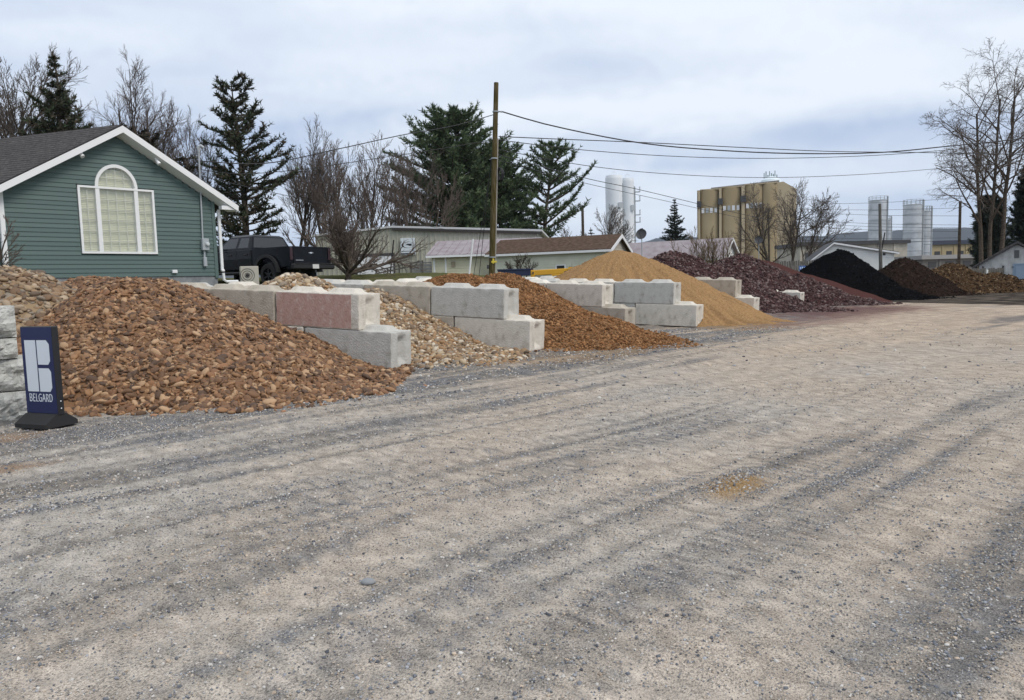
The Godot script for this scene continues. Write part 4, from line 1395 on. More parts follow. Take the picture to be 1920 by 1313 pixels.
	for i in 14:
		var sm := MB.new()
		var sx := -5.7 + i * 0.43
		sm.prism(PackedVector2Array([Vector2(-0.25, 1.87), Vector2(2.3, 2.76), Vector2(2.3, 2.80), Vector2(-0.25, 1.92)]), sx, sx + 0.04, Transform3D(Basis(Vector3.UP, PI / 2), Vector3.ZERO))
		part("roof_seam", sm, M.pink_roof, a1)
	var wd := MB.new()
	wd.bx(-1.95, -1.35, 0.55, 1.15, 0.0, 0.05)
	part("window", wd, mat(0.60, 0.68, 0.74, 0.15), a1)
	var vb := MB.new()
	vb.bx(-4.5, -4.28, 1.2, 1.5, 0.0, 0.05)
	part("wall_vent", vb, mat(0.32, 0.27, 0.19, 0.8), a1)
	for dx in [-5.5, -4.85]:
		var cbd := MB.new()
		cbd.bx(dx, dx + 0.09, -0.3, 1.95, 0.0, 0.045)
		part("trim_board", cbd, M.trim, a1)
	var b1 := thing("green_outbuilding", "pale green sided garage with mossy brown roof behind the sand pile", "outbuilding", Vector3(4.856, 1.196, -37), deg_to_rad(-24.0))
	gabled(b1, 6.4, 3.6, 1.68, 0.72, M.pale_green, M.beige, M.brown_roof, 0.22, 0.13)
	var wdw := MB.new()
	wdw.bx(-2.75, -2.2, 0.62, 1.02, 0.0, 0.06)
	var win := part("window", wdw, M.trim, b1)
	var wp := MB.new()
	wp.bx(-2.68, -2.27, 0.66, 0.97, 0.06, 0.064)
	part("pane", wp, M.dark, win)
	var gd := MB.new()
	gd.bx(0.02, 0.06, -0.3, 1.45, -2.75, -0.85)
	part("garage_door", gd, M.white, b1)
	var gf := MB.new()
	gf.bx(0.02, 0.08, 1.45, 1.60, -2.9, -0.7)
	gf.bx(0.02, 0.08, -0.3, 1.45, -0.85, -0.7)
	gf.bx(0.02, 0.08, -0.3, 1.45, -2.9, -2.75)
	part("door_frame", gf, M.trim, b1)
	var dsn := MB.new()
	dsn.rod(Vector3(-0.1, 1.6, 0.22), Vector3(-0.06, 1.45, 0.06), 0.03)
	dsn.rod(Vector3(-0.06, 1.45, 0.06), Vector3(-0.06, -0.2, 0.06), 0.03)
	part("downspout", dsn, M.trim, b1)
	# garage with pale mauve roof
	var c1 := thing("white_gabled_garage", "white gabled garage with pale mauve roof behind the dark red rock", "garage", Vector3(14.636, 0.977, -52), deg_to_rad(-30.0))
	gabled(c1, 8.6, 4.6, 1.75, 1.30, M.off_white, M.off_white, M.pink_roof, 0.3, 0.16)
	# saltbox garage behind the black mulch
	var d1 := thing("saltbox_garage", "white clapboard garage with lopsided roof behind the black mulch", "garage", Vector3(25.618, 0.601, -50), deg_to_rad(-16.0))
	var sw2 := MB.new()
	sw2.prism(PackedVector2Array([Vector2(-5.15, -0.5), Vector2(0, -0.5), Vector2(0, 2.02), Vector2(-3.75, 2.78), Vector2(-5.15, 1.7)]), -5.0, 0.0)
	var dw := part("wall", sw2, M.off_white, d1)
	var yy := -0.2
	while yy < 2.7:
		var xl := -5.15 if yy < 1.6 else lerpf(-5.15, -3.8, clampf((yy + 0.13 - 1.7) / 1.08, 0, 1))
		var xr := 0.0 if yy < 1.9 else lerpf(0.0, -3.7, clampf((yy + 0.13 - 2.02) / 0.76, 0, 1))
		var cb := MB.new()
		cb.quad(Vector3(xl, yy, 0.028), Vector3(xr, yy, 0.028), Vector3(xr, yy + 0.13, 0.004), Vector3(xl, yy + 0.13, 0.004))
		cb.quad(Vector3(xl, yy, 0.0), Vector3(xr, yy, 0.0), Vector3(xr, yy, 0.028), Vector3(xl, yy, 0.028))
		part("siding_board", cb, M.off_white, dw)
		yy += 0.13
	var sr := MB.new()
	sr.prism(PackedVector2Array([Vector2(-5.4, 1.5), Vector2(-3.75, 2.79), Vector2(0.25, 1.98), Vector2(0.25, 2.10), Vector2(-3.75, 2.93), Vector2(-5.4, 1.64)]), -5.2, 0.2)
	var sro := part("roof", sr, M.steel_dark, d1)
	var sk := MB.new()
	sk.prism(PackedVector2Array([Vector2(-5.42, 1.46), Vector2(-3.75, 2.77), Vector2(0.27, 1.95), Vector2(0.27, 2.06), Vector2(-3.75, 2.88), Vector2(-5.42, 1.58)]), 0.201, 0.23)
	part("rake_board", sk, M.trim, sro)
	# shed at the edge
	var e1 := thing("board_shed", "white vertical-board shed with blue grey door and louvred gable vent", "shed", Vector3(29.32, 0.134, -47), deg_to_rad(-31.0))
	e1.scale = Vector3(0.76, 1, 1)
	var sh := MB.new()
	sh.prism(PackedVector2Array([Vector2(0.1, -0.3), Vector2(5.3, -0.3), Vector2(5.3, 1.55), Vector2(2.68, 2.72), Vector2(0.1, 1.5)]), -5.0, 0.0)
	var shw := part("wall", sh, M.shed_wall, e1)
	for i in 26:
		var bb := MB.new()
		var bx0 := 0.12 + i * 0.2
		var th := lerpf(1.5, 2.70, bx0 / 2.6) if bx0 < 2.6 else lerpf(2.70, 1.55, (bx0 - 2.6) / 2.6)
		bb.bx(bx0, bx0 + 0.185, -0.3, th - 0.03, 0.0, 0.018 + 0.006 * sin(i * 5.0))
		part("wall_board", bb, M.shed_wall, shw)
	var er := MB.new()
	er.prism(PackedVector2Array([Vector2(-0.3, 1.32), Vector2(2.68, 2.76), Vector2(5.6, 1.40), Vector2(5.6, 1.52), Vector2(2.68, 2.9), Vector2(-0.3, 1.44)]), -5.2, 0.25)
	part("roof", er, M.shingle, e1)
	var ed := MB.new()
	ed.bx(2.42, 3.5, -0.15, 1.55, 0.03, 0.06)
	var edo := part("door", ed, mat(0.25, 0.33, 0.42, 0.6), e1)
	var ep := MB.new()
	for r in [[2.55, 3.4, 0.55, 0.62], [2.55, 2.63, 0.62, 1.45], [3.3, 3.38, 0.62, 1.45], [2.55, 3.4, 1.45, 1.5]]:
		ep.bx(r[0], r[1], r[2], r[3], 0.06, 0.075)
	part("door_panel", ep, mat(0.20, 0.28, 0.37, 0.6), edo)
	var hg := MB.new()
	for hy in [0.1, 0.62, 1.32]:
		hg.bx(2.36, 2.5, hy, hy + 0.04, 0.06, 0.085)
	part("hinge", hg, M.dark, edo)
	var ev := MB.new()
	for i in 8:
		ev.box(Vector3(2.66, 1.92 + i * 0.06, 0.05), Vector3(0.34, 0.05, 0.02), Basis(Vector3.RIGHT, 0.5))
	part("gable_vent", ev, mat(0.16, 0.17, 0.18, 0.7), e1)
	# board fence in front of the shed
	var fe := thing("board_fence", "weathered grey board fence in front of the white shed", "fence", Vector3(28.37, 0.105, -46), deg_to_rad(4.0))
	for i in 14:
		var fb := MB.new()
		if i == 6:
			continue
		fb.cham(Vector3(0.07 + i * 0.148, 0.66 + 0.02 * sin(i * 3.0), 0), Vector3(0.135, 1.35 + 0.05 * sin(i * 1.7), 0.022), 0.006)
		part("board", fb, M.old_wood, fe)
	for px in [0.75, 2.05]:
		var po := MB.new()
		po.cham(Vector3(px, 0.7, -0.06), Vector3(0.09, 1.55, 0.09), 0.008)
		part("post", po, M.steel_dark, fe)
	var pst := MB.new()
	pst.cham(Vector3(0.96, 0.55, 0.02), Vector3(0.11, 1.4, 0.06), 0.008)
	part("white_post", pst, M.off_white, fe)
	# low board fence with the banner
	var f2 := thing("low_fence", "low weathered picket fence behind the fine red gravel", "fence", Vector3(17.389, 0.379, -49), deg_to_rad(2.0))
	for i in 22:
		var fb := MB.new()
		fb.cham(Vector3(i * 0.15, 0.95 + 0.03 * sin(i * 2.1), 0), Vector3(0.12, 1.9, 0.02), 0.005)
		part("board", fb, M.old_wood, f2)
	var rl := MB.new()
	rl.bx(-0.1, 3.3, 1.2, 1.3, -0.05, -0.012)
	part("rail", rl, M.old_wood, f2)
	var bn := thing("banner", "blue and white printed banner on the low fence", "banner", Vector3(18.731, 1.242, -48.6), deg_to_rad(2.0))
	var b0 := MB.new()
	b0.bx(0, 1.12, 0, 0.70, 0, 0.012)
	part("cloth", b0, mat(0.62, 0.68, 0.74, 0.7), bn)
	var b2 := MB.new()
	b2.bx(0, 1.12, 0.40, 0.70, 0.013, 0.016)
	part("blue_band", b2, mat(0.05, 0.12, 0.34, 0.7), bn)
	var b3 := MB.new()
	b3.bx(0.36, 0.78, 0.22, 0.37, 0.013, 0.016)
	b3.bx(0.12, 0.95, 0.02, 0.08, 0.013, 0.016)
	part("dark_print", b3, mat(0.03, 0.04, 0.09, 0.7), bn)
	var b4 := MB.new()
	b4.bx(0.42, 0.72, 0.26, 0.33, 0.0161, 0.018)
	for i in 8:
		b4.cham(Vector3(0.10 + i * 0.13, 0.55 + 0.02 * sin(i * 3.0), 0.018), Vector3(0.085, 0.13 + 0.04 * sin(i * 2.0), 0.004), 0.001)
	part("pale_print", b4, mat(0.45, 0.58, 0.80, 0.7), bn)
	# long sheds of the works, far off
	var rows := [["long low brown warehouse beyond the fence", Vector3(40.61, 2.119, -105), 15.0, 3.7, M.beige, M.steel_dark], ["long grey warehouse with a flat pale roof under the hills", Vector3(62.639, 3.157, -165), 27.0, 5.0, mat(0.20, 0.19, 0.165, 0.9), mat(0.42, 0.42, 0.40, 0.8)], ["tan flat-roofed works building beside the steel silos", Vector3(78.546, 2.183, -140), 13.0, 4.5, M.tan_wall, mat(0.05, 0.06, 0.085, 0.8)], ["grey flat-roofed annex below the tan works building", Vector3(52.302, 1.146, -95), 8.0, 2.2, mat(0.17, 0.165, 0.155, 0.9), mat(0.28, 0.28, 0.28, 0.8)], ["dark blue grey roofed works hall behind the tan building", Vector3(105.246, 2.507, -190), 34.0, 6.4, mat(0.09, 0.10, 0.13, 0.9), mat(0.055, 0.065, 0.10, 0.7)]]
	for r in rows:
		var o := thing("warehouse", r[0], "warehouse", r[1], 0.0)
		var w := MB.new()
		w.bx(0, r[2], -3.0, r[3] - 0.5, -9.0, 0.0)
		part("wall", w, r[4], o)
		var t := MB.new()
		t.bx(-0.3, r[2] + 0.3, r[3] - 0.5, r[3], -9.3, 0.35)
		part("roof", t, r[5], o)
		var nb := int(r[2] / 2.2)
		for i in nb:
			var wn := MB.new()
			var wx: float = 0.7 + i * 2.2
			wn.bx(wx, wx + 1.0, r[3] * 0.30, r[3] * 0.62, 0.0, 0.06)
			part("window", wn, M.steel_dark, o)
			var col := MB.new()
			col.bx(wx + 1.35, wx + 1.6, -3.0, r[3] - 0.5, 0.0, 0.12)
			part("pilaster", col, r[4], o)

# ---------------------------------------------------------------- towers and silos
func make_towers() -> void:
	var t := thing("grain_elevator", "tall tan concrete grain elevator with rounded bays and small windows", "grain elevator", Vector3(55.055, 4.54, -220), deg_to_rad(-14.0))
	# local x runs to the right, front at z = 0
	var body := MB.new()
	var top_l := 22.2
	var top_r := 22.9
	body.prism(PackedVector2Array([Vector2(0, -6), Vector2(22.5, -6), Vector2(22.5, top_r), Vector2(0, top_l)]), -14.0, -2.0)
	part("wall", body, M.tower, t)
	var bays := [[1.0, 5.9, 22.0], [7.0, 12.1, 22.4], [13.4, 18.2, 22.8], [18.2, 22.0, 22.9]]
	for b in bays:
		var bay := MB.new()
		var q := PackedVector2Array()
		q.append(Vector2(b[0], -3.0))
		for i in 13:
			var a := PI - PI * i / 12.0
			q.append(Vector2((b[0] + b[1]) * 0.5 + (b[1] - b[0]) * 0.5 * cos(a), -1.1 + 1.1 * sin(a)))
		q.append(Vector2(b[1], -3.0))
		var up := Transform3D(Basis(Vector3.RIGHT, Vector3(0, 0, 1), Vector3.UP), Vector3.ZERO)
		bay.prism(q, -6.0, b[2], up)
		var bo := part("bay", bay, M.tower, t)
		var cap := MB.new()
		cap.bx(b[0] - 0.1, b[1] + 0.1, b[2], b[2] + 0.25, -3.0, -0.1)
		part("coping", cap, M.tower_pale, bo)
		if b[0] < 14.0:
			for k in 4:
				var wx: float = lerpf(b[0] + 0.5, b[1] - 0.9, k / 3.0)
				var a := acos(clampf((wx + 0.2 - (b[0] + b[1]) * 0.5) / ((b[1] - b[0]) * 0.5), -1, 1))
				var wn := MB.new()
				var wz := -1.1 + 1.1 * sin(a)
				wn.bx(wx - 0.25, wx + 0.55, b[2] - 6.6, b[2] - 5.2, wz - 0.5, wz + 0.12)
				part("window", wn, M.white if k != 1 else M.pvc_grey, bo)
	for r in [[0.0, 1.0, 21.7], [5.9, 7.0, 22.2], [12.1, 13.4, 22.6]]:
		var rib := MB.new()
		rib.bx(r[0] + 0.25, r[1] - 0.15, -6.0, r[2], -3.0, 0.2)
		var ro := part("rib", rib, M.tower_pale, t)
		var bal := MB.new()
		bal.bx(r[0] - 0.1, r[1] + 0.2, r[2] - 4.6, r[2] - 2.9, 0.2, 0.9)
		part("balcony", bal, M.steel_dark, ro)
	var side := MB.new()
	side.prism(PackedVector2Array([Vector2(22.0, -6), Vector2(27.4, -6), Vector2(27.4, 21.0), Vector2(23.8, 23.3), Vector2(22.0, 23.1)]), -13.5, -1.2)
	part("end_bay", side, M.tower_pale, t)
	var pent := MB.new()
	pent.prism(PackedVector2Array([Vector2(4.0, 22.0), Vector2(23.0, 23.0), Vector2(23.0, 24.1), Vector2(4.0, 23.0)]), -10.0, -4.0)
	part("roof_house", pent, mat(0.23, 0.22, 0.215, 0.9), t)
	# water tank with antennas beyond
	var wt := thing("water_tank", "pale blue domed water tank with a row of antennas", "water tank", Vector3(146.006, 6.277, -420), 0.0)
	var dome := MB.new()
	dome.lathe(PackedVector2Array([Vector2(2.0, -5), Vector2(2.0, 34), Vector2(5.8, 42), Vector2(6.1, 45), Vector2(5.2, 47.6), Vector2(2.8, 49.2), Vector2(0, 49.8)]), 24)
	part("tank", dome, mat(0.68, 0.76, 0.80, 0.5), wt)
	for i in 8:
		var an := MB.new()
		an.bx(-3.9 + i * 1.0, -3.55 + i * 1.0 + 0.12 * (i % 3), 48.6, 51.6 + 1.2 * sin(i * 2.4), -0.2, 0.2)
		part("antenna", an, mat(0.20, 0.27, 0.27, 0.7), wt)
	# twin white silos
	for s in [[Vector3(25.99, 4.601, -185), 2.10, 22.0, "round white silo joined to its twin beside the pine trees"], [Vector3(29.658, 4.542, -187), 1.55, 21.6, "narrower white silo with ladder and side platform"]]:
		var o := thing("white_silo", s[3], "silo", s[0], 0.0, "white silos")
		var c := MB.new()
		c.lathe(PackedVector2Array([Vector2(s[1], -6), Vector2(s[1], s[2] - 0.7), Vector2(s[1] * 0.93, s[2]), Vector2(0, s[2] + 0.25)]), 28)
		part("shell", c, M.silo_white, o)
		var hat := MB.new()
		hat.bx(s[1] * 0.35, s[1] * 0.35 + 0.9, s[2] - 8.0, s[2] - 6.6, s[1] * 0.9, s[1] * 0.9 + 0.3)
		part("hatch", hat, mat(0.45, 0.48, 0.5, 0.5), o)
		var ladder := MB.new()
		ladder.rod(Vector3(s[1] * 0.95, -6, s[1] * 0.4), Vector3(s[1] * 0.95, s[2] - 2, s[1] * 0.4), 0.12, 6)
		part("ladder", ladder, M.pvc_grey, o)
		var ventp := MB.new()
		ventp.tube(PackedVector3Array([Vector3(-0.4, s[2], 0), Vector3(-0.4, s[2] + 0.8, 0), Vector3(0.1, s[2] + 1.1, 0), Vector3(0.5, s[2] + 0.7, 0)]), PackedFloat32Array([0.1, 0.1, 0.1, 0.1]), 6)
		part("vent_pipe", ventp, M.silo_white, o)
		if s[1] < 2.0:
			var st := MB.new()
			for yy in [10.8, 12.6, 16.0, 18.2]:
				st.bx(1.5, 3.0, yy, yy + 0.14, -0.6, 0.6)
				st.bx(2.9, 3.0, yy, yy + 1.3, -0.6, -0.5)
				st.bx(2.9, 3.0, yy, yy + 1.3, 0.5, 0.6)
				st.bx(2.9, 3.0, yy + 1.2, yy + 1.3, -0.6, 0.6)
			st.bx(1.62, 1.82, -6, 19.5, 0.3, 0.5)
			part("platform", st, M.pvc_grey, o)
	# steel silos at the works
	for s in [[Vector3(73.482, 2.536, -150), 1.75, 12.9, "dull steel silo with a railed top, standing alone by the works"], [Vector3(64.379, 2.15, -120), 1.45, 9.6, "banded steel silo with dark bands, joined to a shorter one"], [Vector3(66.853, 2.102, -121), 0.95, 8.7, "shorter shiny steel silo tight beside the banded one"], [Vector3(76.625, 2.492, -152), 0.55, 9.2, "slim steel silo half behind the dull one"]]:
		var o := thing("steel_silo", s[3], "silo", s[0], 0.0, "steel silos of the works")
		var c := MB.new()
		c.lathe(PackedVector2Array([Vector2(s[1], -4), Vector2(s[1], s[2]), Vector2(s[1] * 0.8, s[2] + 0.2), Vector2(0, s[2] + 0.35)]), 28)
		part("shell", c, M.silo_steel, o)
		for i in 6:
			var band := MB.new()
			var by: float = s[2] * (0.25 + 0.15 * i)
			band.lathe(PackedVector2Array([Vector2(s[1] + 0.02, by), Vector2(s[1] + 0.05, by + 0.02), Vector2(s[1] + 0.05, by + 0.13), Vector2(s[1] + 0.02, by + 0.15)]), 28)
			part("band", band, M.pvc_grey, o)
		var rail := MB.new()
		for i in 14:
			var a := TAU * i / 14.0
			rail.rod(Vector3(cos(a), 0, sin(a)) * s[1] + Vector3.UP * s[2], Vector3(cos(a), 0, sin(a)) * s[1] + Vector3.UP * (s[2] + 0.9), 0.04, 4)
		for yy in [0.45, 0.9]:
			rail.lathe(PackedVector2Array([Vector2(s[1] - 0.03, s[2] + yy), Vector2(s[1] + 0.03, s[2] + yy - 0.03), Vector2(s[1] + 0.03, s[2] + yy + 0.03), Vector2(s[1] - 0.03, s[2] + yy)]), 28)
		part("railing", rail, M.pvc_grey, o)
		var pp := MB.new()
		pp.rod(Vector3(s[1] * 0.7, -4, s[1] * 0.8), Vector3(s[1] * 0.7, s[2] + 0.8, s[1] * 0.8), 0.12, 6)
		part("riser_pipe", pp, M.pvc_grey, o)

# ---------------------------------------------------------------- trees
func grow(tr: MB, cr: MB, p: Vector3, d: Vector3, length: float, r: float, lvl: int, g: RandomNumberGenerator, o: Dictionary) -> void:
	var segs: int = [6, 5, 4, 3, 2, 2][lvl]
	var pts := PackedVector3Array([p])
	var rad := PackedFloat32Array([r])
	var dirs := [d]
	var taper: float = o.get("taper", 0.35)
	var tip: float = r * (taper if lvl < 2 else 0.4)
	for i in segs:
		var wig: float = o.wig[mini(lvl, o.wig.size() - 1)]
		d = (d + Vector3(g.randfn(0, wig), g.randfn(0, wig) + o.up[mini(lvl, o.up.size() - 1)], g.randfn(0, wig))).normalized()
		p += d * length / segs
		pts.append(p)
		rad.append(lerpf(r, tip, (i + 1.0) / segs))
		dirs.append(d)
	var sides: int = [8, 6, 4, 3, 3, 3][lvl]
	(tr if lvl < 2 else cr).tube(pts, rad, sides)
	if lvl >= o.kids.size():
		return
	var n: int = o.kids[lvl]
	for k in n:
		var t := lerpf(o.from[mini(lvl, o.from.size() - 1)], 1.0, (k + g.randf()) / n)
		var fi := minf(t * segs, segs - 0.001)
		var i := int(fi)
		var q := pts[i].lerp(pts[i + 1], fi - i)
		var base: Vector3 = dirs[i]
		var side := base.cross(Vector3(g.randf() - 0.5, g.randf() - 0.5, g.randf() - 0.5)).normalized()
		var ang: float = o.ang[mini(lvl, o.ang.size() - 1)] * g.randf_range(0.7, 1.25)
		if t > 0.93:
			ang *= 0.45
		var nd := base.rotated(side, ang)
		var ll: float = length * o.len[mini(lvl, o.len.size() - 1)] * (1.15 - 0.55 * t) * g.randf_range(0.75, 1.2)
		grow(tr, cr, q, nd, ll, maxf(lerpf(r, tip, t) * 0.62, o.thin), lvl + 1, g, o)

func bare_tree(called: String, label: String, at: Vector3, stems: Array, sd: int, o: Dictionary, twig: Material, category := "tree", group := "bare trees") -> Node3D:
	at.y = gy(at.x, at.z)
	var root := thing(called, label, category, at, 0.0, group)
	var g := RandomNumberGenerator.new()
	g.seed = sd
	var tr := MB.new()
	var cr := MB.new()
	for s in stems:
		grow(tr, cr, Vector3(s[0], -0.3, s[1]), Vector3(s[2], 1, s[3]).normalized(), s[4], s[5], 0, g, o)
	part("trunk", tr, M.bark, root)
	part("crown", cr, twig, root)
	return root

func opts(kids: Array, ang := 0.75, up := 0.06, wig := 0.09, thin := 0.011, ln := 0.55, from := 0.32) -> Dictionary:
	return {"kids": kids, "ang": [ang, ang * 0.9, ang * 0.85, ang * 0.85, ang], "up": [0.03, up, up, up * 0.7, 0.0], "wig": [0.05, wig, wig * 1.2, wig * 1.5], "thin": thin, "len": [ln, ln, ln * 0.95, ln * 0.9, 0.5], "from": [from, 0.22, 0.15, 0.1]}

# tuft of needles
func tuft(mb: MB, p: Vector3, d: Vector3, s: float, g: RandomNumberGenerator, n: int) -> void:
	for k in n:
		var e := (d * 0.9 + Vector3(g.randfn(0, 0.6), g.randfn(0, 0.5) + 0.12, g.randfn(0, 0.6))).normalized()
		var w := e.cross(Vector3(g.randf() - 0.5, g.randf() - 0.5, g.randf() - 0.5)).normalized() * s * 0.13
		var tip := p + e * s * g.randf_range(0.7, 1.2)
		mb.tri(p - w, p + w, tip)

func conifer(called: String, label: String, at: Vector3, hgt: float, wide: float, sd: int, o: Dictionary) -> Node3D:
	at.y = gy(at.x, at.z)
	var root := thing(called, label, "tree", at, 0.0, "evergreen trees")
	var g := RandomNumberGenerator.new()
	g.seed = sd
	var tr := MB.new()
	var fo := MB.new()
	var lean: Vector3 = o.get("lean", Vector3.ZERO)
	var pts := PackedVector3Array()
	var rad := PackedFloat32Array()
	for i in 9:
		var t := i / 8.0
		pts.append(Vector3(0, -0.3 + (hgt + 0.2) * t, 0) + lean * t * t + Vector3(g.randfn(0, 0.05), 0, g.randfn(0, 0.05)))
		rad.append(lerpf(o.trunk, 0.03, pow(t, 0.85)))
	tr.tube(pts, rad, 9)
	var y: float = o.base * hgt
	var greens: Array = o.greens
	while y < hgt - 0.15:
		var t: float = (y - o.base * hgt) / (hgt * (1.0 - o.base))
		var prof: float
		if o.shape == "pine":
			prof = pow(sin(PI * clampf(0.16 + 0.80 * t, 0, 1)), 0.75) * (1.0 - 0.25 * t)
		else:
			prof = 1.0 - t * 0.97
		var here := pts[0].lerp(pts[8], y / hgt) + lean * (pow(y / hgt, 2.0) - y / hgt)
		here.y = y
		var n: int = o.per
		for k in n:
			if g.randf() < o.get("gaps", 0.0):
				continue
			var a := TAU * (k + g.randf() * 0.9) / n + y * 2.1
			var len: float = maxf(0.14, wide * prof * g.randf_range(0.38, 1.15))
			var d := Vector3(cos(a), o.rise + 0.5 * t * o.lift + g.randfn(0, 0.13), sin(a)).normalized()
			var bp := PackedVector3Array([here])
			var br := PackedFloat32Array([0.02 + 0.018 * len])
			var p := here
			var steps := 5
			for i in steps:
				d = (d + Vector3(g.randfn(0, 0.08), o.curve + g.randfn(0, 0.06), g.randfn(0, 0.08))).normalized()
				p += d * len / steps
				bp.append(p)
				br.append(lerpf(0.02 + 0.018 * len, 0.01, (i + 1.0) / steps))
			tr.tube(bp, br, 4)
			# side shoots with needles
			var shoots := int(len * o.dense) + 3
			for s in shoots:
				var f := lerpf(o.bare, 1.0, (s + g.randf()) / shoots) * steps
				var bi := mini(int(f), steps - 1)
				var q := bp[bi].lerp(bp[bi + 1], f - bi)
				var bd := (bp[bi + 1] - bp[bi]).normalized()
				var sd2 := bd.cross(Vector3.UP).normalized() * (1.0 if s % 2 == 0 else -1.0)
				var e := (bd * 0.7 + sd2 * g.randf_range(0.1, 0.9) + Vector3(0, g.randfn(o.get("shoot_up", 0.1), 0.2), 0)).normalized()
				var sl: float = minf(0.9, 0.28 * len) * g.randf_range(0.4, 1.0)
				for u in 3:
					var col: Array = greens[g.randi() % greens.size()]
					var kk := g.randf_range(0.75, 1.25)
					fo.col = Color(col[0] * kk, col[1] * kk, col[2] * kk)
					tuft(fo, q + e * sl * (u + 0.3) / 3.0, e, o.needle * g.randf_range(0.8, 1.2) * minf(1.0, 0.35 + 0.65 * len), g, o.blades)
		y += o.gap * g.randf_range(0.75, 1.25)
	# leading shoot
	for i in 8:
		var col: Array = greens[0]
		fo.col = Color(col[0], col[1], col[2])
		tuft(fo, pts[8] - Vector3(0, i * 0.08, 0), Vector3.UP, o.needle * 0.6, g, 5)
	part("trunk", tr, M.bark, root)
	part("crown", fo, M.leaf, root)
	return root

func make_trees() -> void:
	var pine_g := [[0.085, 0.125, 0.055], [0.066, 0.104, 0.047], [0.115, 0.15, 0.072], [0.052, 0.080, 0.038]]
	var brown_g := [[0.062, 0.056, 0.031], [0.045, 0.056, 0.028], [0.080, 0.060, 0.038], [0.038, 0.052, 0.026], [0.052, 0.074, 0.035]]
	var spruce_g := [[0.022, 0.036, 0.022], [0.017, 0.028, 0.018], [0.033, 0.047, 0.030]]
	var pine := func(extra := {}) -> Dictionary:
		var d := {"shape": "pine", "trunk": 0.28, "base": 0.16, "per": 5, "gap": 0.42, "rise": 0.10, "lift": 0.9, "curve": 0.045, "dense": 3.6, "bare": 0.3, "needle": 0.34, "blades": 6, "greens": pine_g, "shoot_up": 0.25, "gaps": 0.12}
		d.merge(extra, true)
		return d
	var spruce := func(extra := {}) -> Dictionary:
		var d := {"shape": "spruce", "trunk": 0.2, "base": 0.05, "per": 7, "gap": 0.30, "rise": -0.05, "lift": 0.9, "curve": 0.03, "dense": 4.0, "bare": 0.2, "needle": 0.24, "blades": 6, "greens": spruce_g, "shoot_up": -0.05}
		d.merge(extra, true)
		return d
	# evergreens
	conifer("white_pine", "tall layered pine behind the black pickup", Vector3(-17.951, 2.252, -52), 13.6, 3.9, 401, pine.call({"per": 6, "greens": brown_g, "trunk": 0.34, "base": 0.14, "gaps": 0.2, "gap": 0.5, "lean": Vector3(-0.6, 0, 0)}))
	conifer("white_pine", "broad dense green pine behind the tall wooden pole", Vector3(-4.015, 1.922, -60), 14.2, 6.2, 411, pine.call({"trunk": 0.4, "base": 0.12, "per": 9, "gap": 0.36, "gaps": 0.04, "dense": 4.2}))
	conifer("white_pine", "green pine on the far side of the tall wooden pole", Vector3(-0.702, 1.837, -61), 12.2, 4.6, 421, pine.call({"trunk": 0.32, "base": 0.12, "per": 8, "gap": 0.38, "gaps": 0.05}))
	conifer("white_pine", "open-branched pine beside the white silos", Vector3(2.551, 1.739, -60), 12.0, 4.8, 431, pine.call({"per": 6, "trunk": 0.3, "base": 0.2, "gap": 0.5, "gaps": 0.22, "lean": Vector3(1.3, 0, 0)}))
	conifer("spruce_tree", "ragged dark spruce with a bare leader above the house roof", Vector3(-25.607, 5.498, -44), 13.4, 4.4, 441, spruce.call({"per": 8, "gap": 0.48, "greens": brown_g, "rise": 0.25, "gaps": 0.2, "needle": 0.3}))
	conifer("white_pine", "drooping brownish pine over the house ridge", Vector3(-19.336, 5.014, -40), 8.2, 4.0, 451, pine.call({"greens": [[0.055, 0.040, 0.028], [0.042, 0.034, 0.022], [0.036, 0.036, 0.02]], "rise": -0.05, "lift": 0.4, "curve": 0.0, "gaps": 0.25, "base": 0.3}))
	conifer("spruce_tree", "neat dark conical spruce before the grain elevator", Vector3(16.53, 2.519, -75), 9.2, 2.7, 461, spruce.call({"gap": 0.26, "per": 8}))
	conifer("spruce_tree", "small dark spruce at the foot of the white silos", Vector3(8.768, 2.841, -80), 7.0, 2.0, 471, spruce.call({"gap": 0.34}))
	conifer("arborvitae", "dark columnar evergreen between the stems of the tall bare tree", Vector3(37.107, 0.764, -58), 6.9, 2.1, 481, spruce.call({"shape": "pine", "rise": 0.9, "gap": 0.2, "per": 9, "bare": 0.5, "base": 0.02, "curve": 0.08, "needle": 0.28}))
	conifer("arborvitae", "dark bushy evergreen beyond the white shed", Vector3(41.381, 0.66, -60), 9.4, 1.9, 491, spruce.call({"shape": "pine", "rise": 0.7, "gap": 0.24, "per": 8, "bare": 0.4, "base": 0.02, "needle": 0.3}))
	# bare trees
	bare_tree("bare_tree", "large bare grey tree rising behind the house roof", Vector3(-30.382, 4.498, -46), [[0, 0, 0.05, 0, 10.6, 0.26], [0.4, 0.2, 0.35, 0.1, 9.8, 0.2], [-0.4, 0, -0.3, 0.1, 9.8, 0.2]], 501, opts([11, 8, 7, 5], 0.6, 0.10, 0.09, 0.014), M.twig)
	bare_tree("bare_tree", "bare reddish tree beside the ragged spruce", Vector3(-25.436, 4.559, -50), [[0, 0, 0.0, 0, 10.8, 0.2], [0.4, 0, 0.35, 0, 9.0, 0.16], [-0.3, 0, -0.2, 0, 9.6, 0.16]], 511, opts([10, 8, 7, 5], 0.58, 0.10), M.twig_red)
	bare_tree("bare_tree", "thin bare tree seen over the house gutter", Vector3(-22.708, 3.957, -55), [[0, 0, -0.1, 0, 9.4, 0.13], [0.5, 0, 0.12, 0, 8.6, 0.1]], 521, opts([10, 7, 6, 4], 0.5, 0.14), M.twig)
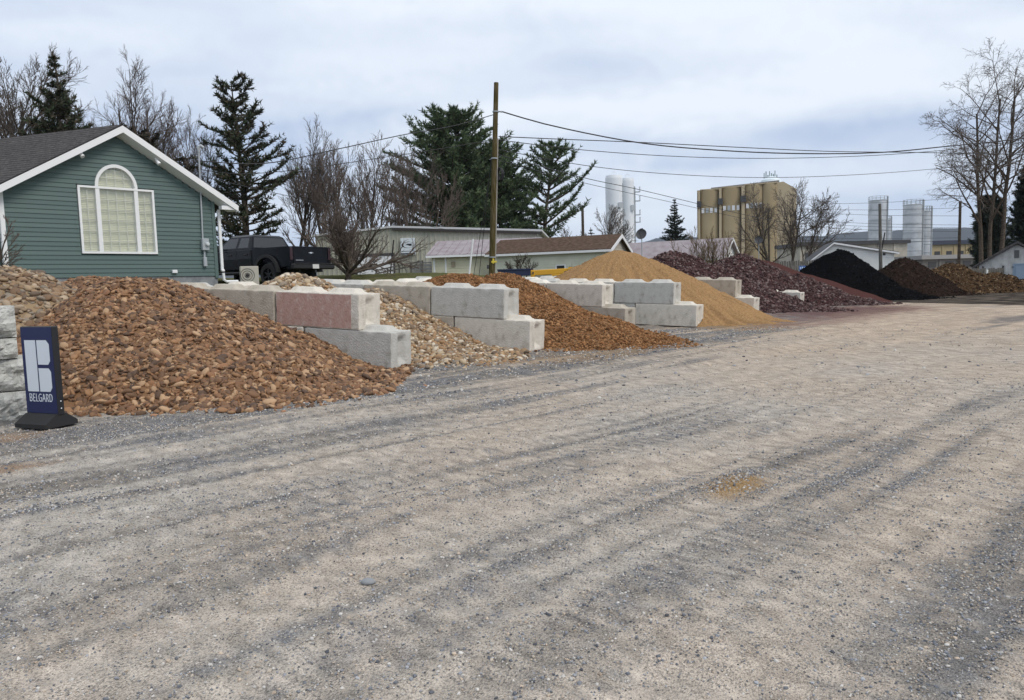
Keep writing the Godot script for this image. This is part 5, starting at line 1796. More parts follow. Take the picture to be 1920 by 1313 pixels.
	bare_tree("bare_tree", "slender bare tree between the layered pine and the thicket", Vector3(-15.305, 2.956, -54), [[0, 0, 0.02, 0, 8.4, 0.14], [0.3, 0, 0.2, 0, 7.5, 0.1]], 531, opts([10, 8, 6, 4], 0.5, 0.13), M.twig)
	var k := 0
	for q in [[598, 52, 7.0, "reddish bare tree of the thicket, beside the slender bare tree"], [640, 56, 8.2, "tall many-stemmed bare tree in the middle of the thicket"], [690, 53, 7.8, "upright bare tree of the thicket above the crabapple"], [735, 57, 8.4, "grey bare tree of the thicket by the broad pine"], [775, 54, 7.4, "short bare tree of the thicket under the broad pine"]]:
		var at: Vector3 = [Vector3(-13.219, 2.304, -52), Vector3(-12.567, 2.329, -56), Vector3(-10.013, 2.226, -53), Vector3(-8.948, 2.239, -57), Vector3(-6.943, 2.151, -54)][k]
		bare_tree("bare_tree", q[3], at, [[0, 0, 0.05, 0, q[2], 0.13], [0.5, 0.3, 0.22, 0.1, q[2] * 0.92, 0.11], [-0.5, 0.1, -0.22, -0.1, q[2] * 0.9, 0.11]], 541 + k, opts([8, 6, 5, 4], 0.50, 0.13, 0.09, 0.012), [M.twig_red, M.twig, M.twig_red, M.twig, M.twig_red][k], "tree", "bare thicket behind the workshop")
		k += 1
	bare_tree("crabapple_tree", "low spreading bare crabapple with a short trunk on the lawn", Vector3(-6.483, 1.754, -30), [[0, 0, 0.02, 0, 0.85, 0.15]], 561, {"kids": [15, 8, 6, 4], "ang": [0.95, 0.55, 0.6, 0.65, 0.6], "up": [0.0, 0.07, 0.06, 0.05, 0.03], "wig": [0.05, 0.10, 0.12, 0.14], "thin": 0.008, "len": [3.5, 0.48, 0.55, 0.6, 0.5], "from": [0.55, 0.15, 0.1, 0.1], "taper": 0.6}, M.twig_red)
	bare_tree("bare_tree", "pale bare tree between the open pine and the white silos", Vector3(10.04, 2.913, -85), [[0, 0, 0.1, 0, 7.8, 0.16], [0.4, 0, 0.3, 0, 6.4, 0.12], [-0.5, 0, -0.3, 0, 6.0, 0.12]], 571, opts([9, 7, 6, 4], 0.62, 0.09, 0.1, 0.016), M.twig)
	bare_tree("bare_shrub", "many-stemmed golden bare shrub in front of the mauve roof", Vector3(12.491, 1.623, -46), [[0, 0, 0.0, 0.1, 3.3, 0.07], [0.1, 0, 0.3, 0, 3.3, 0.06], [-0.1, 0, -0.3, 0, 3.3, 0.06], [0.15, 0.1, 0.62, 0.2, 3.2, 0.06], [-0.15, 0.1, -0.7, 0.2, 3.2, 0.06], [0, -0.1, 0.15, -0.4, 3.0, 0.05], [0, 0.1, -0.15, 0.4, 3.0, 0.05]], 581, opts([7, 6, 5], 0.45, 0.1, 0.09, 0.011, 0.6, 0.25), M.twig_gold, "shrub", "bare shrubs")
	bare_tree("bare_tree", "forked bare tree standing against the grain elevator", Vector3(22.659, 1.414, -62), [[-1.1, 0, -0.05, 0, 6.8, 0.15], [0.2, 0.3, 0.10, 0, 7.0, 0.15], [0.9, 0, 0.35, 0, 6.2, 0.12]], 591, opts([10, 8, 7, 4], 0.7, 0.06, 0.12, 0.012), M.twig)
	bare_tree("tall_bare_tree", "tall three-stemmed bare tree with seed balls beyond the shed", Vector3(35.725, 0.192, -56), [[-0.4, 0, -0.12, 0, 13.0, 0.18], [0.0, 0.3, -0.01, 0, 14.2, 0.17], [0.8, 0, 0.06, 0, 14.2, 0.19]], 601, {"kids": [12, 7, 6, 4], "ang": [0.82, 0.75, 0.8, 0.9, 0.9], "up": [0.02, 0.03, -0.02, -0.06, -0.08], "wig": [0.035, 0.10, 0.14, 0.18], "thin": 0.012, "len": [0.42, 0.54, 0.5, 0.5, 0.5], "from": [0.36, 0.25, 0.15, 0.1]}, M.twig)
	bare_tree("bare_shrub", "dark twiggy shrub against the cream outbuilding", Vector3(0.553, 1.419, -36), [[0, 0, 0.0, 0, 1.0, 0.04], [0.1, 0, 0.5, 0, 0.9, 0.03], [-0.1, 0, -0.6, 0, 0.9, 0.03]], 611, opts([7, 6, 5], 0.6, 0.04, 0.12, 0.008, 0.7), M.bark, "shrub", "bare shrubs")
	bare_tree("bare_shrub", "bare twiggy shrub in front of the green house corner", Vector3(-10.833, 1.958, -15.6), [[0, 0, 0.12, 0, 1.5, 0.03], [0.05, 0, 0.32, 0.1, 1.4, 0.025], [-0.05, 0, 0.0, 0, 1.4, 0.025]], 621, opts([8, 7, 6], 0.5, 0.03, 0.1, 0.006, 0.5), M.twig_red, "shrub", "bare shrubs")
	bare_tree("bare_tree", "small bare tree over the saltbox garage roof", Vector3(37.285, 1.589, -70), [[0, 0, 0.0, 0, 1.6, 0.08], [0.1, 0, -0.5, 0, 1.4, 0.06], [0, 0, 0.5, 0, 1.4, 0.06]], 631, opts([8, 6, 5], 0.7, 0.04, 0.12, 0.014, 0.75), M.twig)
	bare_tree("bare_shrub", "row of thin weed stalks behind the yellow machine", Vector3(3.155, 1.344, -34.5), [[-0.6, 0, 0.05, 0, 0.75, 0.012], [-0.2, 0, -0.1, 0, 0.85, 0.012], [0.2, 0, 0.08, 0, 0.8, 0.012], [0.5, 0, 0.0, 0, 0.7, 0.012]], 641, opts([4, 3], 0.5, 0.05, 0.08, 0.006), M.twig_red, "shrub", "bare shrubs")

# ---------------------------------------------------------------- pickup truck (forward is -z, rear +z)
func make_truck() -> void:
	var at: Vector3 = Vector3(-8.724, 1.412, -27.4)
	var t := thing("pickup_truck", "lifted black crew-cab pickup parked beside the green house", "pickup truck", Vector3.ZERO, deg_to_rad(58.5))
	# rear axle at z = 0, left side -x
	t.position = at - t.basis * Vector3(-0.86, 0, 0)
	t.position.y = gy(t.position.x, t.position.z)
	var paint := mat(0.006, 0.007, 0.010, 0.22)
	paint.metallic_specular = 0.3
	var plastic := mat(0.012, 0.012, 0.013, 0.6)
	# lower body: sections along z of (z, half width low, half width high, bottom, belt height)
	var loft := func(secs: Array) -> MB:
		var mb := MB.new()
		var rings := []
		for s in secs:
			var ring := []
			var w0: float = s[1]
			var w1: float = s[2]
			var y0: float = s[3]
			var y1: float = s[4]
			var ym := lerpf(y0, y1, 0.52)
			for q in [[-w0 * 0.96, y0], [-w0, y0 + 0.05], [-maxf(w0, w1) - 0.012, ym], [-w1 - 0.002, y1 - 0.07], [-w1 + 0.05, y1], [w1 - 0.05, y1], [w1 + 0.002, y1 - 0.07], [maxf(w0, w1) + 0.012, ym], [w0, y0 + 0.05], [w0 * 0.96, y0]]:
				ring.append(Vector3(q[0], q[1], s[0]))
			rings.append(ring)
		for i in rings.size() - 1:
			for k in 10:
				var k2 := (k + 1) % 10
				mb.quad(rings[i][k], rings[i][k2], rings[i + 1][k2], rings[i + 1][k])
		for e in [0, rings.size() - 1]:
			mb.face(rings[e], rings[rings.size() / 2][0].lerp(rings[rings.size() / 2][5], 0.5))
		return mb
	# bed with a wheel arch cut by building it in three lengths
	var bed := MB.new()
	for sx in [-1.0, 1.0]:
		var pr := PackedVector2Array([Vector2(1.18, 0.72), Vector2(1.2, 1.36), Vector2(1.16, 1.42), Vector2(-0.78, 1.42), Vector2(-0.78, 0.66), Vector2(-0.58, 0.66)])
		for i in 11:
			var a := PI - PI * i / 10.0
			pr.append(Vector2(0.0 + 0.56 * cos(a), 0.52 + 0.56 * sin(a)))
		pr.append(Vector2(0.58, 0.70))
		var x0: float = 0.86 if sx > 0 else -1.0
		bed.prism(pr, x0, x0 + 0.14, Transform3D(Basis(Vector3(0, 0, 1), Vector3.UP, Vector3.RIGHT), Vector3.ZERO))
	bed.bx(-0.87, 0.87, 0.62, 0.9, -0.76, 1.1)
	bed.bx(-0.87, 0.87, 0.9, 1.40, -0.78, -0.70)
	var bedo := part("bed", bed, paint, t)
	var tg := MB.new()
	tg.cham(Vector3(0, 1.10, 1.17), Vector3(1.66, 0.62, 0.07), 0.02)
	tg.cham(Vector3(0, 1.40, 1.16), Vector3(1.70, 0.05, 0.10), 0.015)
	var tail := part("tailgate", tg, paint, t)
	var bow := MB.new()
	bow.cham(Vector3(0, 1.20, 1.21), Vector3(0.22, 0.028, 0.012), 0.004)
	bow.cham(Vector3(0, 1.20, 1.212), Vector3(0.07, 0.062, 0.012), 0.004)
	part("emblem", bow, mat(0.7, 0.71, 0.72, 0.2, 0.8), tail)
	var scr := MB.new()
	scr.cham(Vector3(-0.56, 0.93, 1.207), Vector3(0.36, 0.022, 0.006), 0.002)
	part("badge_strip", scr, mat(0.55, 0.56, 0.57, 0.3, 0.6), tail)
	for sx in [-1.0, 1.0]:
		var tl := MB.new()
		tl.cham(Vector3(sx * 0.925, 1.15, 1.185), Vector3(0.13, 0.44, 0.06), 0.015)
		part("tail_light", tl, mat(0.03, 0.006, 0.007, 0.15), t)
	var bp := MB.new()
	bp.cham(Vector3(0, 0.70, 1.30), Vector3(1.98, 0.20, 0.24), 0.04)
	bp.cham(Vector3(0, 0.805, 1.33), Vector3(1.90, 0.03, 0.20), 0.01)
	var bump := part("rear_bumper", bp, plastic, t)
	var pl := MB.new()
	pl.cham(Vector3(0.0, 0.70, 1.425), Vector3(0.31, 0.155, 0.01), 0.003)
	part("number_plate", pl, mat(0.6, 0.6, 0.58, 0.5), bump)
	var hitch := MB.new()
	hitch.bx(-0.05, 0.05, 0.48, 0.58, 0.9, 1.42)
	hitch.bx(-0.5, 0.5, 0.5, 0.58, 0.7, 0.8)
	part("tow_hitch", hitch, plastic, t)
	# cab shell
	part("cab_body", loft.call([[-2.86, 0.97, 0.96, 0.66, 1.44], [-2.2, 0.985, 0.965, 0.64, 1.45], [-0.84, 0.985, 0.965, 0.64, 1.45]]), paint, t)
	# nose
	part("hood", loft.call([[-4.72, 0.80, 0.72, 0.72, 1.20], [-4.55, 0.93, 0.85, 0.66, 1.28], [-4.0, 0.985, 0.93, 0.66, 1.35], [-2.87, 0.985, 0.95, 0.66, 1.43]]), paint, t)
	# greenhouse: pillars and roof with glass set in
	var gh := MB.new()
	var low := [Vector3(-0.95, 1.42, -2.92), Vector3(-0.95, 1.42, -0.86), Vector3(0.95, 1.42, -0.86), Vector3(0.95, 1.42, -2.92)]
	var hi := [Vector3(-0.72, 1.90, -2.28), Vector3(-0.74, 1.90, -1.04), Vector3(0.74, 1.90, -1.04), Vector3(0.72, 1.90, -2.28)]
	for i in 4:
		gh.quad(low[i], low[(i + 1) % 4], hi[(i + 1) % 4], hi[i])
	var crown := []
	for p in hi:
		crown.append(Vector3(p.x * 0.86, 1.965, lerpf(p.z, -1.66, 0.16)))
	for i in 4:
		gh.quad(hi[i], hi[(i + 1) % 4], crown[(i + 1) % 4], crown[i])
	gh.quad(crown[0], crown[1], crown[2], crown[3])
	part("cab_roof", gh, paint, t)
	# glass, each light a slab just proud of the pillars
	var glass := func(q: Array, called: String) -> void:
		var mb := MB.new()
		var m: Vector3 = (q[1] - q[0]).cross(q[2] - q[0]).normalized()
		var ctr := Vector3(0, 1.6, -1.7)
		if m.dot(q[0] - ctr) < 0.0:
			m = -m
		var up := []
		for p in q:
			up.append(p + m * 0.008)
		mb.face(up, ctr)
		for i in q.size():
			mb.quad(q[i], q[(i + 1) % q.size()], up[(i + 1) % q.size()], up[i])
		part(called, mb, M.tint_glass, t)
	for sx in [-1.0, 1.0]:
		var on := func(z: float, f: float) -> Vector3: return Vector3(sx * lerpf(0.95, 0.735, f), lerpf(1.42, 1.90, f), z)
		glass.call([on.call(-1.62, 0.10), on.call(-1.06, 0.10), on.call(-1.14, 0.88), on.call(-1.60, 0.88)], "side_window")
		glass.call([on.call(-2.66, 0.10), on.call(-1.74, 0.10), on.call(-1.74, 0.88), on.call(-2.26, 0.88)], "side_window")
	glass.call([Vector3(-0.84, 1.47, -0.878), Vector3(0.84, 1.47, -0.878), Vector3(0.68, 1.86, -1.022), Vector3(-0.68, 1.86, -1.022)], "rear_window")
	glass.call([Vector3(-0.84, 1.47, -2.85), Vector3(0.84, 1.47, -2.85), Vector3(0.66, 1.86, -2.34), Vector3(-0.66, 1.86, -2.34)], "windscreen")
	# door seams and handles
	for z in [-1.70, -0.92, -2.72]:
		var seam := MB.new()
		seam.bx(-0.998, -0.99, 0.72, 1.40, z, z + 0.012)
		part("door_seam", seam, M.dark, t)
	for z in [-1.15, -2.05]:
		var hd := MB.new()
		hd.cham(Vector3(-1.0, 1.22, z), Vector3(0.04, 0.04, 0.2), 0.01)
		part("door_handle", hd, plastic, t)
	var mir := MB.new()
	mir.cham(Vector3(-1.12, 1.50, -2.55), Vector3(0.2, 0.22, 0.12), 0.03)
	part("wing_mirror", mir, plastic, t)
	# sills and arches
	for sx in [-1.0, 1.0]:
		var st := MB.new()
		st.rod(Vector3(sx * 1.0, 0.55, -2.8), Vector3(sx * 1.0, 0.55, -0.7), 0.045)
		part("side_step", st, plastic, t)
		for z in [0.0, -3.65]:
			var fl := MB.new()
			var pr := PackedVector2Array()
			for i in 13:
				var a := PI - PI * i / 12.0
				pr.append(Vector2(0.64 * cos(a) * 1.02, 0.52 + 0.66 * sin(a)))
			for i in 13:
				var a := PI * i / 12.0
				pr.append(Vector2(0.54 * cos(a), 0.52 + 0.55 * sin(a)))
			var x0: float = 0.97 if sx > 0 else -1.09
			fl.prism(pr, x0, x0 + 0.12, Transform3D(Basis(Vector3(0, 0, 1), Vector3.UP, Vector3.RIGHT), Vector3(0, 0, z)))
			part("fender_flare", fl, plastic, t)
			var wh := empty("wheel", t, Vector3(sx * 0.86, 0.43, z))
			var ty := MB.new()
			ty.lathe(PackedVector2Array([Vector2(0.25, -0.14), Vector2(0.38, -0.155), Vector2(0.42, -0.12), Vector2(0.43, -0.05), Vector2(0.43, 0.05), Vector2(0.42, 0.12), Vector2(0.38, 0.155), Vector2(0.25, 0.14)]), 28, Vector3.ZERO, Basis(Vector3.BACK, PI / 2))
			part("tyre", ty, M.rubber, wh)
			var rim := MB.new()
			rim.lathe(PackedVector2Array([Vector2(0.0, -0.02), Vector2(0.24, -0.05), Vector2(0.255, -0.14), Vector2(0.255, 0.14), Vector2(0.24, 0.05), Vector2(0.0, 0.02)]), 20, Vector3.ZERO, Basis(Vector3.BACK, PI / 2))
			for i in 6:
				rim.box(Vector3(0.085 * sx, 0.12 * cos(TAU * i / 6.0), 0.12 * sin(TAU * i / 6.0)), Vector3(0.05, 0.22, 0.05), Basis(Vector3.RIGHT, TAU * i / 6.0))
			part("rim", rim, mat(0.03, 0.03, 0.032, 0.3, 0.6), wh)
	var ax := MB.new()
	ax.rod(Vector3(-0.8, 0.43, 0), Vector3(0.8, 0.43, 0), 0.06)
	ax.lathe(PackedVector2Array([Vector2(0, -0.16), Vector2(0.13, -0.08), Vector2(0.15, 0.04), Vector2(0, 0.14)]), 12, Vector3(0, 0.42, 0), Basis(Vector3.RIGHT, PI / 2))
	ax.bx(-0.5, -0.42, 0.52, 0.64, -4.4, 1.1)
	ax.bx(0.42, 0.5, 0.52, 0.64, -4.4, 1.1)
	part("chassis", ax, plastic, t)

# ---------------------------------------------------------------- blue sign
func make_sign() -> void:
	var s := thing("pavement_sign", "dark blue pavement sign with a white block letter logo on a black rubber base", "sign", Vector3(-4.95, 0.012, -7.82), deg_to_rad(-21.0))
	s.scale = Vector3(0.84, 0.95, 0.88)
	var base := MB.new()
	# wedge base
	var q := PackedVector2Array([Vector2(-0.21, 0.0), Vector2(0.21, 0.0), Vector2(0.21, 0.045), Vector2(0.065, 0.14), Vector2(-0.065, 0.14), Vector2(-0.21, 0.045)])
	base.prism(q, -0.27, 0.27, Transform3D(Basis(Vector3(0, 0, 1), Vector3.UP, Vector3.LEFT), Vector3.ZERO))
	part("base", base, M.rubber, s)
	var fr := MB.new()
	fr.cham(Vector3(0, 0.615, 0), Vector3(0.56, 0.98, 0.085), 0.008)
	part("frame", fr, mat(0.012, 0.012, 0.014, 0.5), s)
	var pn := MB.new()
	pn.bx(-0.268, 0.268, 0.145, 1.095, 0.0415, 0.0445)
	var panel := part("panel", pn, mat(0.010, 0.018, 0.085, 0.4), s)
	var w := mat(0.68, 0.74, 0.80, 0.45)
	var z0 := 0.0445
	var z1 := 0.0465
	var logo := [
		[Vector2(-0.215, 0.385), Vector2(-0.022, 0.385), Vector2(-0.022, 0.955), Vector2(-0.215, 0.955)],
		[Vector2(0.0, 0.685), Vector2(0.175, 0.685), Vector2(0.212, 0.725), Vector2(0.212, 0.91), Vector2(0.165, 0.955), Vector2(0.0, 0.955)],
		[Vector2(0.0, 0.385), Vector2(0.175, 0.385), Vector2(0.212, 0.43), Vector2(0.212, 0.605), Vector2(0.175, 0.645), Vector2(0.0, 0.645)]]
	for g in logo:
		var lb := MB.new()
		lb.prism(PackedVector2Array(g), z0, z1)
		part("logo_shape", lb, w, panel)
	var font := SystemFont.new()
	font.font_names = PackedStringArray(["Droid Sans"])
	var tm := TextMesh.new()
	tm.text = "BELGARD"
	tm.font = font
	tm.font_size = 64
	tm.pixel_size = 0.0016
	tm.depth = 0.002
	var o := MeshInstance3D.new()
	o.name = "lettering"
	o.mesh = tm
	o.material_override = w
	var sz := tm.get_aabb().size
	o.scale = Vector3(0.40 / maxf(sz.x, 0.01), 0.088 / maxf(sz.y, 0.01), 1)
	o.position = Vector3(0.0, 0.315, 0.0455)
	panel.add_child(o)
	for y in [0.20, 0.28]:
		var bt := MB.new()
		bt.lathe(PackedVector2Array([Vector2(0.0, 0.004), Vector2(0.006, 0.003), Vector2(0.008, 0.0)]), 8, Vector3(0.2805, y, 0.0), Basis(Vector3.BACK, -PI / 2))
		part("bolt", bt, M.trim, s)

# ---------------------------------------------------------------- things about the yard
func make_yard_things() -> void:
	# yellow boom
	var y := thing("yellow_boom", "yellow hydraulic boom lying behind the white-topped blocks", "machine boom", Vector3(0.875, 1.49, -31), deg_to_rad(-6.0))
	y.position.y = gy(y.position.x, y.position.z)
	var bm := MB.new()
	var up := 0.0
	bm.cham(Vector3(0.85, 0.27, 0), Vector3(1.62, 0.22, 0.3), 0.02, Basis(Vector3.BACK, 0.03))
	bm.cham(Vector3(0.08, 0.2, 0), Vector3(0.16, 0.34, 0.34), 0.02)
	part("boom", bm, M.yellow, y)
	var cy := MB.new()
	cy.rod(Vector3(0.85, 0.12, 0.1), Vector3(1.5, 0.16, 0.1), 0.055)
	part("ram", cy, M.yellow, y)
	var br := MB.new()
	br.prism(PackedVector2Array([Vector2(1.48, 0.02), Vector2(1.75, 0.02), Vector2(1.72, 0.45), Vector2(1.55, 0.45)]), -0.2, -0.14)
	br.prism(PackedVector2Array([Vector2(1.48, 0.02), Vector2(1.75, 0.02), Vector2(1.72, 0.45), Vector2(1.55, 0.45)]), 0.14, 0.2)
	br.cham(Vector3(1.98, 0.17, 0), Vector3(0.44, 0.17, 0.34), 0.02)
	part("knuckle", br, M.yellow, y)
	for px in [0.1, 1.42, 1.63]:
		var pn := MB.new()
		pn.rod(Vector3(px, 0.25, -0.22), Vector3(px, 0.25, 0.22), 0.04)
		part("pin", pn, M.steel_dark, y)
	var sk := MB.new()
	for sx in [0.3, 1.9]:
		sk.bx(sx - 0.1, sx + 0.1, -0.1, 0.1, -0.3, 0.3)
	part("skid", sk, M.old_wood, y)
	# navy bin
	var nb := thing("navy_bin", "navy blue steel bin beside the tall wooden pole", "steel bin", Vector3(-0.523, 1.538, -33), deg_to_rad(-4.0))
	nb.position.y = gy(nb.position.x, nb.position.z)
	var b := MB.new()
	b.bx(0, 1.5, 0, 0.25, -0.8, 0)
	part("body", b, M.navy, nb)
	var rim := MB.new()
	rim.cham(Vector3(0.75, 0.27, 0.0), Vector3(1.56, 0.06, 0.06), 0.01)
	rim.cham(Vector3(0.75, 0.27, -0.8), Vector3(1.56, 0.06, 0.06), 0.01)
	part("rim", rim, M.navy, nb)
	# thin stakes and the white pole
	var st := thing("white_stake", "thin white plastic pole leaning before the cream outbuilding", "pole", Vector3(-1.816, 1.48, -33), 0.0)
	st.position.y = gy(st.position.x, st.position.z)
	var s := MB.new()
	s.rod(Vector3(0, -0.2, 0), Vector3(-1.568, 3.334, -33) - st.position, 0.04)
	part("pole_shaft", s, M.trim, st)
	var bk := thing("black_stake", "thin black pole before the white roller door", "pole", Vector3(-5.449, 1.535, -34), 0.0)
	bk.position.y = gy(bk.position.x, bk.position.z)
	s = MB.new()
	s.rod(Vector3(0, -0.2, 0), Vector3(-5.199, 3.445, -34) - bk.position, 0.03)
	part("pole_shaft", s, M.dark, bk)
	# handrail by the workshop
	var hr := thing("ramp_handrail", "pale wooden ramp handrail in front of the roller door", "handrail", Vector3(-6.794, 1.519, -38), deg_to_rad(-12.0))
	hr.position.y = gy(hr.position.x, hr.position.z)
	for i in 5:
		var p := MB.new()
		p.bx(i * 0.62, i * 0.62 + 0.06, 0.0, 0.25 + 0.1 * i, -0.03, 0.03)
		part("post", p, M.old_wood, hr)
	for off in [0.0, -0.16]:
		var p := MB.new()
		p.box(Vector3(1.27, 0.46 + off, 0.05), Vector3(2.62, 0.06, 0.04), Basis(Vector3.BACK, atan2(0.4, 2.48)))
		part("rail", p, M.old_wood, hr)
	# satellite dishes
	var k := 0
	for d in [[Vector3(8.1, 3.787, -46), "grey satellite dish on a mast behind the brown roof"], [Vector3(19.916, 3.882, -60), "dark satellite dish above the white gabled garage"]]:
		var o := thing("satellite_dish", d[1], "satellite dish", d[0], deg_to_rad(-25.0), "satellite dishes")
		var dish := MB.new()
		dish.lathe(PackedVector2Array([Vector2(0.0, 0.0), Vector2(0.15, 0.015), Vector2(0.26, 0.05), Vector2(0.33, 0.09), Vector2(0.335, 0.075), Vector2(0.26, 0.035), Vector2(0.0, -0.02)]), 18, Vector3(0, 0.3, 0), Basis(Vector3.RIGHT, 1.25))
		part("dish", dish, M.steel_dark, o)
		var mast := MB.new()
		mast.rod(Vector3(0, -2.6, -0.05), Vector3(0, 0.3, -0.05), 0.03)
		part("mast", mast, M.pvc_grey, o)
		var arm := MB.new()
		arm.rod(Vector3(0, 0.05, 0.05), Vector3(0.0, 0.42, 0.45), 0.015, 5)
		arm.rod(Vector3(-0.08, 0.62, 0.1), Vector3(0.12, 0.66, 0.1), 0.02, 5)
		part("feed_arm", arm, M.steel_dark, o)
		k += 1
	# stray stones on the drive
	var g := RandomNumberGenerator.new()
	g.seed = 77
	var shapes := [stone_mesh(801, 0.4, false), stone_mesh(802, 0.45, false)]
	var list := [[-4.02, -8.25, 0.05, 0, "brown river rock lying alone in front of the brown pile"], [-0.70, -3.37, 0.038, 1, "flat grey cobble pressed into the drive"], [-1.62, -5.86, 0.03, 1, "flat grey blue stone on the dark gravel streak"], [1.02, -8.75, 0.03, 2, "small white stone lying on the pale drive"], [-1.2, -10.1, 0.045, 0, "reddish rock on the dark gravel beside the brown pile"], [-2.6, -8.35, 0.04, 0, "small brown rock fallen before the brown pile"]]
	var skins := [mat(0.33, 0.175, 0.095, 0.8), mat(0.24, 0.25, 0.26, 0.8), mat(0.62, 0.60, 0.55, 0.8)]
	for l in list:
		var o := MeshInstance3D.new()
		o.name = numbered("stray_stone")
		o.mesh = shapes[g.randi() % 2]
		o.material_override = skins[l[3]]
		o.transform = Transform3D(Basis(Vector3.UP, g.randf() * TAU).scaled_local(Vector3.ONE * l[2]), Vector3(l[0], ripple(l[0], l[1]) + l[2] * 0.25, l[1]))
		add_child(o)
		tag(o, l[4], "stone", "stray stones on the drive")

# ---------------------------------------------------------------- poles and wires
func wire(label: String, pts: Array, r: float, group := "overhead cables") -> void:
	# smooth curve through the given points
	var c := Curve3D.new()
	for i in pts.size():
		var a: Vector3 = pts[maxi(i - 1, 0)]
		var b: Vector3 = pts[mini(i + 1, pts.size() - 1)]
		c.add_point(pts[i], (a - b) / 6.0, (b - a) / 6.0)
	var p := PackedVector3Array()
	var q := PackedFloat32Array()
	var n := 40
	for i in n + 1:
		p.append(c.sample_baked(c.get_baked_length() * i / n, true))
		q.append(r)
	var mb := MB.new()
	mb.tube(p, q, 5)
	var o := part("overhead_cable", mb, M.wire, self)
	tag(o, label, "cable", group)

func pole(label: String, foot: Vector3, head: Vector3, r0: float, r1: float, m: Material) -> Node3D:
	var o := thing("utility_pole", label, "utility pole", foot, 0.0, "utility poles")
	var mb := MB.new()
	var d := head - foot
	mb.tube(PackedVector3Array([-d * 0.08, d * 0.3, d * 0.7, d]), PackedFloat32Array([r0, lerpf(r0, r1, 0.3), lerpf(r0, r1, 0.7), r1]), 12, true)
	part("shaft", mb, m, o)
	return o

